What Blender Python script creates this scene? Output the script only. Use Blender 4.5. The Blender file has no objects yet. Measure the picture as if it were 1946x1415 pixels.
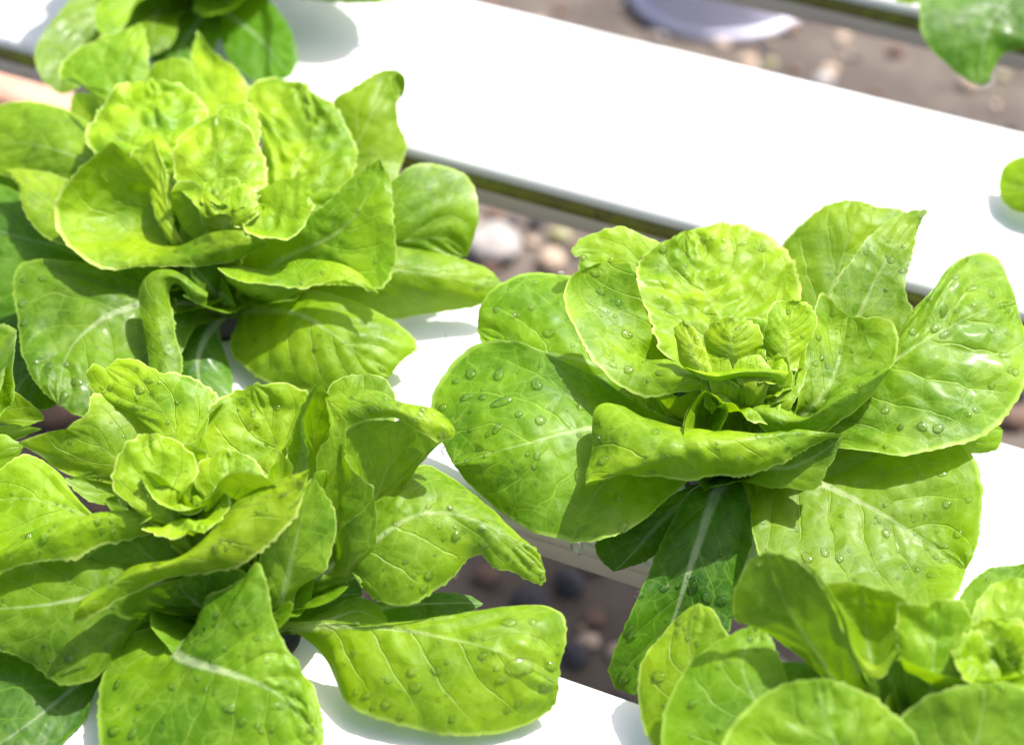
import bpy, math, random
import numpy as np
from mathutils import Vector
R = math.radians
C = bpy.context.scene.collection
SC = bpy.context.scene
rng = np.random.default_rng(7)
random.seed(7)

# ------------------------------------------------------------ camera / light
PITCH, FPX, H = R(42), 3776.0, 0.62          # focal length in photo pixels, height above the channel tops
cam_d = bpy.data.cameras.new('camera'); cam = bpy.data.objects.new('camera', cam_d); C.objects.link(cam)
cam.location = (0, 0, H); cam.rotation_euler = (R(90) - PITCH, 0, 0)
cam_d.sensor_width = 36; cam_d.lens = 36 * FPX / 1946; cam_d.clip_start = 0.02; cam_d.clip_end = 100
cam_d.dof.use_dof = True; cam_d.dof.aperture_fstop = 5.8
SC.camera = cam
SUN_EL, SUN_AZ = R(61), R(32)                # azimuth measured from +X towards +Y
sun_dir = Vector((math.cos(SUN_EL) * math.cos(SUN_AZ), math.cos(SUN_EL) * math.sin(SUN_AZ), math.sin(SUN_EL)))
w = bpy.data.worlds.new('World'); SC.world = w; w.use_nodes = True
nt = w.node_tree; bg = nt.nodes['Background']
sky = nt.nodes.new('ShaderNodeTexSky'); sky.sky_type = 'NISHITA'; sky.sun_disc = False
sky.sun_elevation = SUN_EL; sky.sun_rotation = R(90) - SUN_AZ; sky.air_density = 1.0; sky.dust_density = 4.5; sky.ozone_density = 0.4
nt.links.new(sky.outputs[0], bg.inputs[0]); bg.inputs[1].default_value = 0.13
sl = bpy.data.lights.new('sun', 'SUN'); sl.energy = 4.2; sl.angle = R(0.6); sl.color = (1.0, 0.965, 0.91)
so = bpy.data.objects.new('sun', sl); C.objects.link(so)
so.rotation_euler = sun_dir.to_track_quat('Z', 'Y').to_euler()
SC.view_settings.view_transform = 'Standard'; SC.view_settings.look = 'None'
SC.view_settings.exposure = 0.92; SC.view_settings.gamma = 1
SC.render.resolution_x = 1024; SC.render.resolution_y = 744
SC.render.engine = 'CYCLES'
try:
    SC.cycles.max_bounces = 8; SC.cycles.transparent_max_bounces = 12
    SC.cycles.transmission_bounces = 6; SC.cycles.diffuse_bounces = 4
except Exception:
    pass

fw = np.array([0, math.cos(PITCH), -math.sin(PITCH)]); upv = np.array([0, math.sin(PITCH), math.cos(PITCH)])
rt = np.array([1.0, 0, 0]); CP = np.array([0, 0, H])
def P(x, y, z=0.0):
    """photo pixel + height in cm above the channel tops -> world point"""
    d = rt * (x - 973) / FPX + upv * (707.5 - y) / FPX + fw
    return CP + d * ((z * 0.01 - H) / d[2])
def proj(p):
    q = np.asarray(p) - CP
    dz = q @ fw
    return np.stack([973 + FPX * (q @ rt) / dz, 707.5 - FPX * (q @ upv) / dz], -1)
fp = P(1330, 800, 5)
cam_d.dof.focus_distance = float((fp - CP) @ fw)

# ------------------------------------------------------------ helpers
def tag(o, label=None, cat=None, group=None, kind=None):
    if label: o['label'] = label
    if cat: o['category'] = cat
    if group: o['group'] = group
    if kind: o['kind'] = kind
    return o
def empty(name, loc):
    o = bpy.data.objects.new(name, None); C.objects.link(o); o.location = loc; o.empty_display_size = 0.02
    return o
def mesh_obj(name, V, F, mat, parent=None, smooth=True, origin=None):
    org = np.array(origin if origin is not None else (0, 0, 0), float)
    me = bpy.data.meshes.new(name)
    me.from_pydata([tuple(v) for v in (np.asarray(V, float) - org)], [], [tuple(int(i) for i in f) for f in F])
    me.validate(); me.update()
    if smooth: me.polygons.foreach_set('use_smooth', [True] * len(me.polygons))
    if mat: me.materials.append(mat)
    o = bpy.data.objects.new(name, me); C.objects.link(o)
    if parent is not None: o.parent = parent
    else: o.location = org
    return o

# ------------------------------------------------------------ node helpers
class NT:
    def __init__(s, name):
        s.m = bpy.data.materials.new(name); s.m.use_nodes = True; s.t = s.m.node_tree
        s.b = s.t.nodes['Principled BSDF']; s.out = s.t.nodes['Material Output']
    def n(s, typ, **k):
        x = s.t.nodes.new(typ)
        for a, v in k.items():
            if a.startswith('i_'):
                key = a[2:]
                x.inputs[int(key) if key.isdigit() else key.replace('_', ' ')].default_value = v
            else: setattr(x, a, v)
        return x
    def l(s, a, b): s.t.links.new(a, b)
    def math(s, op, a, b=None, c=None, clamp=False):
        x = s.n('ShaderNodeMath', operation=op, use_clamp=clamp)
        for i, v in enumerate((a, b, c)):
            if v is None: continue
            if isinstance(v, (int, float)): x.inputs[i].default_value = v
            else: s.l(v, x.inputs[i])
        return x.outputs[0]
    def ss(s, v, a, b, lo=0.0, hi=1.0):
        x = s.n('ShaderNodeMapRange', interpolation_type='SMOOTHSTEP')
        s.l(v, x.inputs[0])
        for i, q in ((1, a), (2, b), (3, lo), (4, hi)):
            if isinstance(q, (int, float)): x.inputs[i].default_value = q
            else: s.l(q, x.inputs[i])
        return x.outputs[0]
    def mix(s, f, a, b, mode='MIX'):
        x = s.n('ShaderNodeMix', data_type='RGBA', blend_type=mode)
        for i, v in ((0, f), (6, a), (7, b)):
            if isinstance(v, (int, float)): x.inputs[i].default_value = v
            elif isinstance(v, (tuple, list)): x.inputs[i].default_value = (*v[:3], 1)
            else: s.l(v, x.inputs[i])
        return x.outputs[2]
    def noise(s, vec, scale, detail=3, rough=0.5, dist=0.0):
        x = s.n('ShaderNodeTexNoise', i_Scale=scale, i_Detail=detail, i_Roughness=rough, i_Distortion=dist)
        if vec is not None: s.l(vec, x.inputs['Vector'])
        return x

# age 0 = young heart leaf (yellow green) ... 1 = old outer leaf (deep green)
def leaf_material(age, under=False):
    g = NT('lettuce_leaf')
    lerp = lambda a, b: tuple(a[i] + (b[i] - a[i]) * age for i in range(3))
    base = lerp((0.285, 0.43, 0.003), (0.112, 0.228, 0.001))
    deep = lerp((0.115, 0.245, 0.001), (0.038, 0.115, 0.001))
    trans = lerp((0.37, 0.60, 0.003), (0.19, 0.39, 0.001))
    vein = lerp((0.38, 0.52, 0.05), (0.22, 0.36, 0.04))
    rib = lerp((0.42, 0.54, 0.12), (0.46, 0.54, 0.30))
    at = g.n('ShaderNodeAttribute', attribute_name='leafdat'); sp = g.n('ShaderNodeSeparateColor'); g.l(at.outputs['Color'], sp.inputs[0])
    dcm, tt, wn = sp.outputs[0], sp.outputs[1], sp.outputs[2]     # distance from rib (cm/10), 0..1 along, |u|
    tc = g.n('ShaderNodeTexCoord'); obj = tc.outputs['Object']
    inf = g.n('ShaderNodeObjectInfo')
    nz = g.noise(obj, 28, 3, 0.55)                                # large blotches
    nf = g.noise(obj, 170, 3, 0.6)
    wob = g.noise(obj, 60, 2)
    # side veins
    c = g.math('MULTIPLY', tt, 7.5)
    c = g.math('SUBTRACT', c, g.math('MULTIPLY', wn, 1.7))
    c = g.math('ADD', c, g.math('MULTIPLY', g.math('SUBTRACT', wob.outputs[0], 0.5), 0.55))
    c = g.math('ADD', c, g.math('MULTIPLY', at.outputs['Alpha'], 0.5))
    fr = g.math('ABSOLUTE', g.math('SUBTRACT', g.math('FRACT', c), 0.5))
    vl = g.ss(fr, 0.0, 0.045, 1.0, 0.0)
    vfade = g.ss(wn, 0.55, 0.95, 1.0, 0.0)
    vl = g.math('MULTIPLY', vl, vfade)
    # net veins
    mp = g.n('ShaderNodeVectorMath', operation='MULTIPLY_ADD'); g.l(wob.outputs['Color'], mp.inputs[0]); mp.inputs[1].default_value = (0.008,) * 3; g.l(obj, mp.inputs[2])
    vo = g.n('ShaderNodeTexVoronoi', feature='DISTANCE_TO_EDGE', i_Scale=78.0); g.l(mp.outputs[0], vo.inputs['Vector'])
    nl = g.ss(vo.outputs['Distance'], 0.0, 0.032, 1.0, 0.0)
    vo2 = g.n('ShaderNodeTexVoronoi', feature='DISTANCE_TO_EDGE', i_Scale=310.0); g.l(mp.outputs[0], vo2.inputs['Vector'])
    nl2 = g.ss(vo2.outputs['Distance'], 0.0, 0.10, 1.0, 0.0)
    # mid rib
    rw = g.math('ADD', g.math('MULTIPLY', g.math('POWER', g.math('SUBTRACT', 1.0, tt, clamp=True), 1.5), 0.034), 0.0024)
    rm = g.ss(dcm, g.math('MULTIPLY', rw, 0.35), g.math('MULTIPLY', rw, 1.25), 1.0, 0.0)
    # colour
    bl = g.ss(nz.outputs[0], 0.30, 0.70)
    col = g.mix(bl, deep, base)
    col = g.mix(g.math('MULTIPLY', g.ss(nf.outputs[0], 0.45, 0.75), 0.30), col, vein)
    edge = g.ss(wn, 0.95, 0.985)
    col = g.mix(g.math('MULTIPLY', edge, 0.75 - 0.3 * age), col, lerp((0.62, 0.72, 0.20), (0.30, 0.46, 0.06)))
    col = g.mix(g.math('MULTIPLY', nl, 0.34), col, vein)
    col = g.mix(g.math('MULTIPLY', nl2, 0.14), col, vein)
    col = g.mix(g.math('MULTIPLY', vl, 0.55), col, vein)
    rm = g.math('MULTIPLY', rm, g.ss(tt, 0.30, 0.85, min(0.35 + 0.55 * age, 0.8) if age < 1.1 else 0.5, 0.15 + 0.1 * age))
    col = g.mix(rm, col, rib)
    hs = g.n('ShaderNodeHueSaturation'); g.l(col, hs.inputs['Color'])
    g.l(g.math('ADD', g.math('MULTIPLY', inf.outputs['Random'], 0.010), 0.496), hs.inputs['Hue'])
    g.l(g.math('ADD', g.math('MULTIPLY', inf.outputs['Random'], 0.16), 0.94), hs.inputs['Value'])
    if under:
        hs.inputs['Saturation'].default_value = 0.97
    col = hs.outputs[0]
    # bump
    pil = g.ss(vo.outputs['Distance'], 0.0, 0.42)
    hgt = g.math('ADD', g.math('MULTIPLY', pil, 0.9), g.math('MULTIPLY', nf.outputs[0], 0.20))
    hgt = g.math('SUBTRACT', hgt, g.math('MULTIPLY', vl, 0.5))
    hgt = g.math('ADD', hgt, g.math('MULTIPLY', vo2.outputs['Distance'], 0.18))
    fib = g.noise(obj, 900, 2)
    hgt = g.math('ADD', hgt, g.math('MULTIPLY', g.math('MULTIPLY', rm, fib.outputs[0]), 0.5))
    hgt = g.math('ADD', hgt, g.math('MULTIPLY', fib.outputs[0], 0.10))
    bp = g.n('ShaderNodeBump', i_Strength=0.75 - 0.15 * age, i_Distance=0.0011 - 0.0004 * age); g.l(hgt, bp.inputs['Height'])
    b = g.b
    g.l(col, b.inputs['Base Color']); g.l(bp.outputs[0], b.inputs['Normal'])
    g.l(g.ss(nf.outputs[0], 0.3, 0.7, 0.42, 0.58), b.inputs['Roughness'])
    b.inputs['Specular IOR Level'].default_value = 0.27 if not under else 0.2
    wet = g.noise(obj, 36, 3, 0.6, 0.6)
    if not under: g.l(g.ss(wet.outputs[0], 0.52, 0.64, 0.02, 0.15), b.inputs['Coat Weight'])
    b.inputs['Coat Roughness'].default_value = 0.2
    b.inputs['Coat IOR'].default_value = 1.4
    tr = g.n('ShaderNodeBsdfTranslucent'); g.l(bp.outputs[0], tr.inputs['Normal'])
    tcol = g.mix(g.math('MULTIPLY', bl, 0.5), trans, tuple(min(1, v * 1.35) for v in trans))
    tcol = g.mix(g.math('MULTIPLY', g.math('MAXIMUM', vl, nl), 0.25), tcol, tuple(v * 0.6 for v in trans))
    g.l(tcol, tr.inputs[0])
    ms = g.n('ShaderNodeMixShader'); ms.inputs[0].default_value = 0.30
    g.l(b.outputs[0], ms.inputs[1]); g.l(tr.outputs[0], ms.inputs[2]); g.l(ms.outputs[0], g.out.inputs[0])
    return g.m
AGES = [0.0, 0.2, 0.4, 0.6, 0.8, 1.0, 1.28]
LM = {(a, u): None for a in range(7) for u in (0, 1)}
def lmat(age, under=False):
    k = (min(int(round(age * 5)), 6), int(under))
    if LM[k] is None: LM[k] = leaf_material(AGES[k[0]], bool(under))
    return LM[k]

def water_material():
    g = NT('water')
    g.t.nodes.remove(g.b)
    tr = g.n('ShaderNodeBsdfTransparent'); tr.inputs[0].default_value = (1, 1, 1, 1)
    rf = g.n('ShaderNodeBsdfRefraction'); rf.inputs['IOR'].default_value = 1.33; rf.inputs['Roughness'].default_value = 0.0
    gl = g.n('ShaderNodeBsdfGlossy'); gl.inputs['Roughness'].default_value = 0.09
    f = g.n('ShaderNodeFresnel'); f.inputs[0].default_value = 1.33
    m1 = g.n('ShaderNodeMixShader'); m1.inputs[0].default_value = 0.42
    g.l(tr.outputs[0], m1.inputs[1]); g.l(rf.outputs[0], m1.inputs[2])
    m2 = g.n('ShaderNodeMixShader'); ge = g.n('ShaderNodeNewGeometry'); g.l(g.math('MULTIPLY', f.outputs[0], g.math('SUBTRACT', 1.0, g.math('MULTIPLY', ge.outputs['Backfacing'], 0.25))), m2.inputs[0]); g.l(m1.outputs[0], m2.inputs[1]); g.l(gl.outputs[0], m2.inputs[2])
    g.l(m2.outputs[0], g.out.inputs[0])
    return g.m
WATER = water_material()

def plastic_material(name, col, rough=0.35, dirt=0.25):
    g = NT(name); tc = g.n('ShaderNodeTexCoord'); o = tc.outputs['Object']
    a = g.noise(o, 9, 4, 0.6); s = g.noise(o, 190, 3, 0.6); s2 = g.noise(o, 45, 4, 0.7)
    c = g.mix(g.math('MULTIPLY', g.ss(a.outputs[0], 0.56, 0.76), dirt), col, tuple(v * k for v, k in zip(col, (0.50, 0.45, 0.37))))
    c = g.mix(g.math('MULTIPLY', g.ss(s.outputs[0], 0.715, 0.735), 0.85), c, (0.16, 0.13, 0.09))
    c = g.mix(g.math('MULTIPLY', g.ss(s2.outputs[0], 0.62, 0.8), dirt * 0.6), c, tuple(v * 0.8 for v in col))
    g.l(c, g.b.inputs['Base Color']); g.b.inputs['Roughness'].default_value = rough
    bp = g.n('ShaderNodeBump', i_Strength=0.08, i_Distance=0.0006); g.l(s2.outputs[0], bp.inputs['Height']); g.l(bp.outputs[0], g.b.inputs['Normal'])
    return g.m
def noisy(name, c1, c2, scale, rough=0.9, c3=None, bump=0.3, dist=0.004):
    g = NT(name); tc = g.n('ShaderNodeTexCoord'); o = tc.outputs['Object']
    a = g.noise(o, scale, 6, 0.65); b2 = g.noise(o, scale * 4.3, 4, 0.6)
    c = g.mix(g.ss(a.outputs[0], 0.38, 0.62), c1, c2)
    if c3: c = g.mix(g.ss(b2.outputs[0], 0.55, 0.72), c, c3)
    g.l(c, g.b.inputs['Base Color']); g.b.inputs['Roughness'].default_value = rough
    bp = g.n('ShaderNodeBump', i_Strength=bump, i_Distance=dist); g.l(b2.outputs[0], bp.inputs['Height']); g.l(bp.outputs[0], g.b.inputs['Normal'])
    return g.m

# ------------------------------------------------------------ ground and channels (the setting)
GZ = -0.46
VP = np.array([-0.9124179, 0.4092598, 0.0]); VP /= np.linalg.norm(VP)
NV = np.array([-VP[1], VP[0], 0.0]); NV = NV if NV[1] > 0 else -NV
def gg(x, y, z=0): return float(P(x, y, z) @ NV)
ground = mesh_obj('ground', [(-9, -4, GZ), (9, -4, GZ), (9, 14, GZ), (-9, 14, GZ)], [(0, 1, 2, 3)],
                  noisy('soil', (0.075, 0.060, 0.050), (0.125, 0.102, 0.086), 9, c3=(0.045, 0.036, 0.031)), smooth=False)
tag(ground, kind='structure')

WHITE = plastic_material('white_pvc', (0.68, 0.683, 0.685), 0.32, 0.55)
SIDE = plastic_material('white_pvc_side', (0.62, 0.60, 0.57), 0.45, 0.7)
ALGAE = noisy('algae_film', (0.15, 0.14, 0.035), (0.22, 0.25, 0.025), 55, 0.75, c3=(0.045, 0.042, 0.015), bump=0.5, dist=0.001)
DARK = noisy('dark_wet_plastic', (0.02, 0.018, 0.014), (0.05, 0.045, 0.03), 40, 0.6)
def extrude_profile(name, prof, mat, parent, L0=-2.2, L1=2.2, g0=0.0, n=24, closed=True):
    """prof = list of (across, z) metres; swept along the channel direction"""
    V = []; F = []
    ks = np.linspace(L0, L1, n)
    for s in ks:
        for (a, z) in prof:
            p = VP * s + NV * (g0 + a); V.append((p[0], p[1], z))
    m = len(prof)
    for i in range(n - 1):
        for j in range(m if closed else m - 1):
            k = (j + 1) % m
            F.append((i * m + j, i * m + k, (i + 1) * m + k, (i + 1) * m + j))
    if closed:
        F.append(tuple(range(m))[::-1]); F.append(tuple((n - 1) * m + j for j in range(m)))
    return mesh_obj(name, V, F, mat, parent, origin=parent.location[:] if parent else None)
def arc(cx, cz, r, a0, a1, n=7):
    return [(cx + r * math.cos(R(a)), cz + r * math.sin(R(a))) for a in np.linspace(a0, a1, n)]
CH = {}
def channel(key, g_lo, g_hi, label, seam_mat=None):
    wd = g_hi - g_lo; t = empty('growing_channel', tuple(NV * (g_lo + wd / 2)))
    t.location.z = -0.031
    tag(t, label, 'channel', 'white hydroponic growing channels')
    r = 0.0052
    lid = arc(wd - r, -r, r, 0, 90) + arc(r, -r, r, 90, 180) + [(0, -0.0068), (0.002, -0.0075), (wd - 0.002, -0.0075), (wd, -0.0068)]
    extrude_profile('lid', lid, WHITE, t, g0=g_lo)
    i = 0.0009
    seam = [(wd - i, -0.0076), (i, -0.0076), (i, -0.0165), (wd - i, -0.0165)]
    extrude_profile('seam_strip', seam, seam_mat or ALGAE, t, g0=g_lo)
    body = [(wd - 0.001, -0.0166), (0.001, -0.0166), (0.0014, -0.0175)] + [(0.003, -0.028), (0.007, -0.031), (wd - 0.007, -0.031), (wd - 0.003, -0.028)]
    extrude_profile('trough', body, SIDE, t, g0=g_lo)
    CH[key] = (g_lo, g_hi, t)
    return t
g2h, g2l = gg(1546, 151), gg(1000, 338); g1h = gg(1908, 833); g1l = gg(1110, 1008); g0h = gg(1130, 1298)
chB = channel('B', g2l, g2h, 'white channel crossing the top of the picture with a long bare stretch of lid')
chM = channel('M', g1l, g1h, 'white channel in the middle holding the drop-covered lettuce on the right', SIDE)
chF = channel('F', g0h - (g1h - g1l), g0h, 'nearest white channel along the bottom edge of the picture')
g3 = gg(1550, -30)
chT = channel('T', g3, g3 + (g2h - g2l), 'farthest white channel, cut off by the top right corner')

def planting_hole(ch, px, py, r=0.021):
    c = P(px, py, 0); V = []; F = []; n = 40
    for k in range(n):
        a = 2 * math.pi * k / n
        for (rr, z) in ((r + 0.002, 0.0005), (r + 0.001, 0.0016), (r - 0.0012, 0.0014), (r - 0.002, 0.0006)):
            V.append((c[0] + rr * math.cos(a), c[1] + rr * math.sin(a), z))
    for k in range(n):
        for j in range(3):
            a = k * 4 + j; b = ((k + 1) % n) * 4 + j; F.append((a, b, b + 1, a + 1))
    V.append((c[0], c[1], 0.0006)); q = len(V) - 1
    for k in range(n): F.append((k * 4 + 3, ((k + 1) % n) * 4 + 3, q))
    return mesh_obj('planting_hole', V, F, DARK, ch, origin=ch.location[:])

# ------------------------------------------------------------ leaf builder
def spline(pts, n):
    """smooth curve through pts (k,3), n samples equally spaced along it"""
    p = np.asarray(pts, float); k = len(p)
    d = np.maximum(np.linalg.norm(np.diff(p, axis=0), axis=1), 1e-5) ** 0.62
    s = np.concatenate([[0], np.cumsum(d)])
    if k == 2:
        f = lambda q: p[0] + (p[1] - p[0]) * (q / s[-1])[:, None]
    else:
        A = np.zeros((k, k)); B = np.zeros((k, 3)); h = np.diff(s)
        A[0, 0] = A[-1, -1] = 1
        for i in range(1, k - 1):
            A[i, i - 1] = h[i - 1]; A[i, i] = 2 * (h[i - 1] + h[i]); A[i, i + 1] = h[i]
            B[i] = 6 * ((p[i + 1] - p[i]) / h[i] - (p[i] - p[i - 1]) / h[i - 1])
        M = np.linalg.solve(A, B) * 0.85
        def f(q):
            i = np.clip(np.searchsorted(s, q, side='right') - 1, 0, k - 2); hh = h[i][:, None]
            a = (s[i + 1] - q)[:, None]; b = (q - s[i])[:, None]
            return (M[i] * a ** 3 + M[i + 1] * b ** 3) / (6 * hh) + (p[i] / hh - M[i] * hh / 6) * a + (p[i + 1] / hh - M[i + 1] * hh / 6) * b
    q = np.linspace(0, s[-1], 400); c = f(q)
    L = np.concatenate([[0], np.cumsum(np.linalg.norm(np.diff(c, axis=0), axis=1))]); L /= L[-1]
    t = np.linspace(0, 1, n)
    return np.stack([np.interp(t, L, c[:, j]) for j in range(3)], -1)

def noise1(n, cells, seed):
    r = np.random.default_rng(seed); v = r.uniform(-1, 1, int(cells) + 4)
    x = np.linspace(0, cells, n); i = x.astype(int); f = x - i; f = f * f * (3 - 2 * f)
    return v[i] * (1 - f) + v[i + 1] * f
def noise2(a, b, ca, cb, seed):
    r = np.random.default_rng(seed); v = r.uniform(-1, 1, (int(ca) + 4, int(cb) + 4))
    x = np.linspace(0, ca, a); y = np.linspace(0, cb, b)
    i = x.astype(int); j = y.astype(int); f = (x - i); g = (y - j); f = f * f * (3 - 2 * f); g = g * g * (3 - 2 * g)
    A = v[i][:, j]; B = v[i + 1][:, j]; D = v[i][:, j + 1]; E = v[i + 1][:, j + 1]
    f = f[:, None]; g = g[None]
    return (A * (1 - f) + B * f) * (1 - g) + (D * (1 - f) + E * f) * g

SURF = {}
LID = [0]
def build_surface(name, plant, age, curves, us, crk, ruf, teeth, under, veins, rib, strip=False, nm=None):
    LID[0] += 1; seed = LID[0] * 13
    leng = max(np.linalg.norm(np.diff(np.array(c), axis=0), axis=1).sum() for c in curves) * 100   # cm
    wid = max(np.linalg.norm(np.array(curves[0][len(curves[0]) // 2]) - np.array(curves[-1][len(curves[-1]) // 2])), 0.01) * 100
    NT_ = int(np.clip(leng * 11, 50, 190)); half = int(np.clip(wid * 2.4, 9, 22))
    cs = [spline(c, NT_) for c in curves]
    k = np.linspace(0, 1, half + 1) ** 1.25
    sv = np.concatenate([-k[::-1], k[1:]]); NU = len(sv)                # texture u
    if strip: sv = np.linspace(-1, 1, NU)
    G = np.zeros((NT_, NU, 3))
    if len(cs) == 2:
        f = (sv + 1) / 2
        G = cs[0][:, None] * (1 - f)[None, :, None] + cs[1][:, None] * f[None, :, None]
    elif len(cs) == 3:
        dl = np.linalg.norm(cs[1] - cs[0], axis=1); dr = np.linalg.norm(cs[2] - cs[1], axis=1)
        eps = 0.15 * (dl + dr).max()
        a = (dl + eps) / (dl + dr + 2 * eps); a = np.clip(a, 0.22, 0.78)[:, None]
        x = np.where(sv[None] < 0, (sv[None] + 1) * a, a + sv[None] * (1 - a))   # 0..1
        l0 = (x - a) * (x - 1) / a; l1 = x * (x - 1) / (a * (a - 1)); l2 = x * (x - a) / (1 - a)
        q = l0[..., None] * cs[0][:, None] + l1[..., None] * cs[1][:, None] + l2[..., None] * cs[2][:, None]
        fl = np.clip(-sv, 0, 1)[None, :, None]; fr_ = np.clip(sv, 0, 1)[None, :, None]
        lin = cs[0][:, None] * fl + cs[1][:, None] * (1 - fl - fr_) + cs[2][:, None] * fr_
        G = q * 0.8 + lin * 0.2
    def normals(G):
        dt = np.gradient(G, axis=0); du = np.gradient(G, axis=1); n = np.cross(du, dt)
        return n / np.maximum(np.linalg.norm(n, axis=2, keepdims=True), 1e-9)
    t = np.linspace(0, 1, NT_)[:, None]; au = np.abs(sv)[None]
    # serrated outline
    outd = np.zeros_like(G)
    sl_ = G[:, 1] - G[:, 0]; sl_ = -sl_ / np.maximum(np.linalg.norm(sl_, axis=1, keepdims=True), 1e-9)
    sr_ = G[:, -1] - G[:, -2]; sr_ = sr_ / np.maximum(np.linalg.norm(sr_, axis=1, keepdims=True), 1e-9)
    cells = leng / 0.30
    fadeT = np.clip(t[:, 0] / 0.15, 0, 1) if not strip else np.ones(NT_)
    def tooth(sd):
        a_ = noise1(NT_, cells, sd); b_ = noise1(NT_, cells / 4, sd + 1)
        return (np.abs(a_) ** 1.3 * 1.9 + 0.7 * b_ - 0.5) * teeth * 0.014 * fadeT
    wL = np.clip((au - 0.8) / 0.2, 0, 1) ** 1.5
    maskL = (sv < 0)[None] * wL; maskR = (sv > 0)[None] * wL
    if strip and veins == 0: maskR = maskR * 0
    G = G + maskL[..., None] * (sl_ * tooth(seed)[:, None])[:, None] + maskR[..., None] * (sr_ * tooth(seed + 5)[:, None])[:, None]
    N = normals(G)
    endf = np.clip(np.minimum(t / 0.12, (1 - t) / 0.06), 0, 1) if not strip else np.clip(np.minimum(t / 0.06, (1 - t) / 0.06), 0, 1)
    wf = min(1.0, wid / 6.5); ruf = ruf * wf; crk = crk * (0.15 + 0.85 * wf)
    # ruffles on the margin, quilting between side veins, blisters
    nr = np.stack([noise1(NT_, leng / 1.7, seed + 7), noise1(NT_, leng / 1.7, seed + 8)])
    rf_ = np.where(sv[None] < 0, nr[0][:, None], nr[1][:, None]) * au ** 3
    h = ruf * (1.9 if age < 0.5 else 1.3) * rf_
    if not strip: h = h - (0.16 if age < 0.5 else 0.08) * wf * np.clip((au - 0.72) / 0.28, 0, 1) ** 2 * np.sign(1)
    if veins:
        cc = t * 7.5 - au * 1.7 + (sv[None] > 0) * 0.5
        fr_ = np.abs((cc % 1) - 0.5) * 2
        h = h + 1.6 * min(1.0, wf * 1.4) * veins * (np.sqrt(np.clip(fr_, 0, 1)) - 0.6) * np.clip(au * 5, 0, 1) * np.clip((1 - au) * 3, 0, 1)
    ca, cb = max(leng / 1.15, 2), max(wid / 1.15, 2)
    b1 = noise2(NT_, NU, ca, cb, seed + 20); b2 = noise2(NT_, NU, ca * 2.1, cb * 2.1, seed + 21)
    h = h + 1.35 * crk * (1.1 * np.sqrt(b1 ** 2 + 0.01) - 0.5 + 0.35 * b2) + 0.26 * wf * noise2(NT_, NU, max(leng / 3.4, 1), max(wid / 3.4, 1), seed + 30)
    dist = np.zeros((NT_, NU)); mid = np.argmin(np.abs(sv))
    dd = np.linalg.norm(np.diff(G, axis=1), axis=2)
    dist[:, mid + 1:] = np.cumsum(dd[:, mid:], axis=1); dist[:, :mid] = np.cumsum(dd[:, :mid][:, ::-1], axis=1)[:, ::-1]
    dist *= 100
    if rib:
        rw = 0.26 * (1 - t) ** 1.5 + 0.03
        h = h - 0.05 * np.exp(-(dist / (rw * 1.9)) ** 2) * (1 - t)      # rib sits in a shallow groove
    h = h * np.where(endf < 1, endf, 1)
    # keep displacement consistent with the upper side
    up = 1.0 if N[..., 2].mean() >= 0 else -1.0
    G = G + N * (h * 0.01 * up)[..., None]
    V = G.reshape(-1, 3); idx = np.arange(NT_ * NU).reshape(NT_, NU)
    F = np.stack([idx[:-1, :-1], idx[:-1, 1:], idx[1:, 1:], idx[1:, :-1]], -1).reshape(-1, 4)
    if up < 0: F = F[:, ::-1]
    org = np.array(plant.location)
    me = bpy.data.meshes.new('leaf')
    me.vertices.add(len(V)); me.vertices.foreach_set('co', (V - org).ravel())
    me.loops.add(F.size); me.polygons.add(len(F))
    me.loops.foreach_set('vertex_index', F.ravel().astype(np.int32))
    me.polygons.foreach_set('loop_start', np.arange(0, F.size, 4, dtype=np.int32))
    me.polygons.foreach_set('loop_total', np.full(len(F), 4, dtype=np.int32))
    me.polygons.foreach_set('use_smooth', np.ones(len(F), dtype=bool))
    me.update(calc_edges=True)
    at = me.attributes.new('leafdat', 'FLOAT_COLOR', 'POINT')
    D = np.zeros((NT_, NU, 4)); D[..., 0] = dist * 0.1 if rib else 9.0
    D[..., 1] = t; D[..., 2] = au; D[..., 3] = (sv[None] > 0)
    if strip: D[..., 2] = (1 - sv[None]) / 2 if veins == 0 else au
    at.data.foreach_set('color', D.ravel())
    me.materials.append(lmat(age, under))
    o = bpy.data.objects.new('leaf', me); C.objects.link(o); o.parent = plant
    N2 = normals(G) * up
    if nm: SURF[nm] = (G, N2)
    return o
PL = {}
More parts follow.
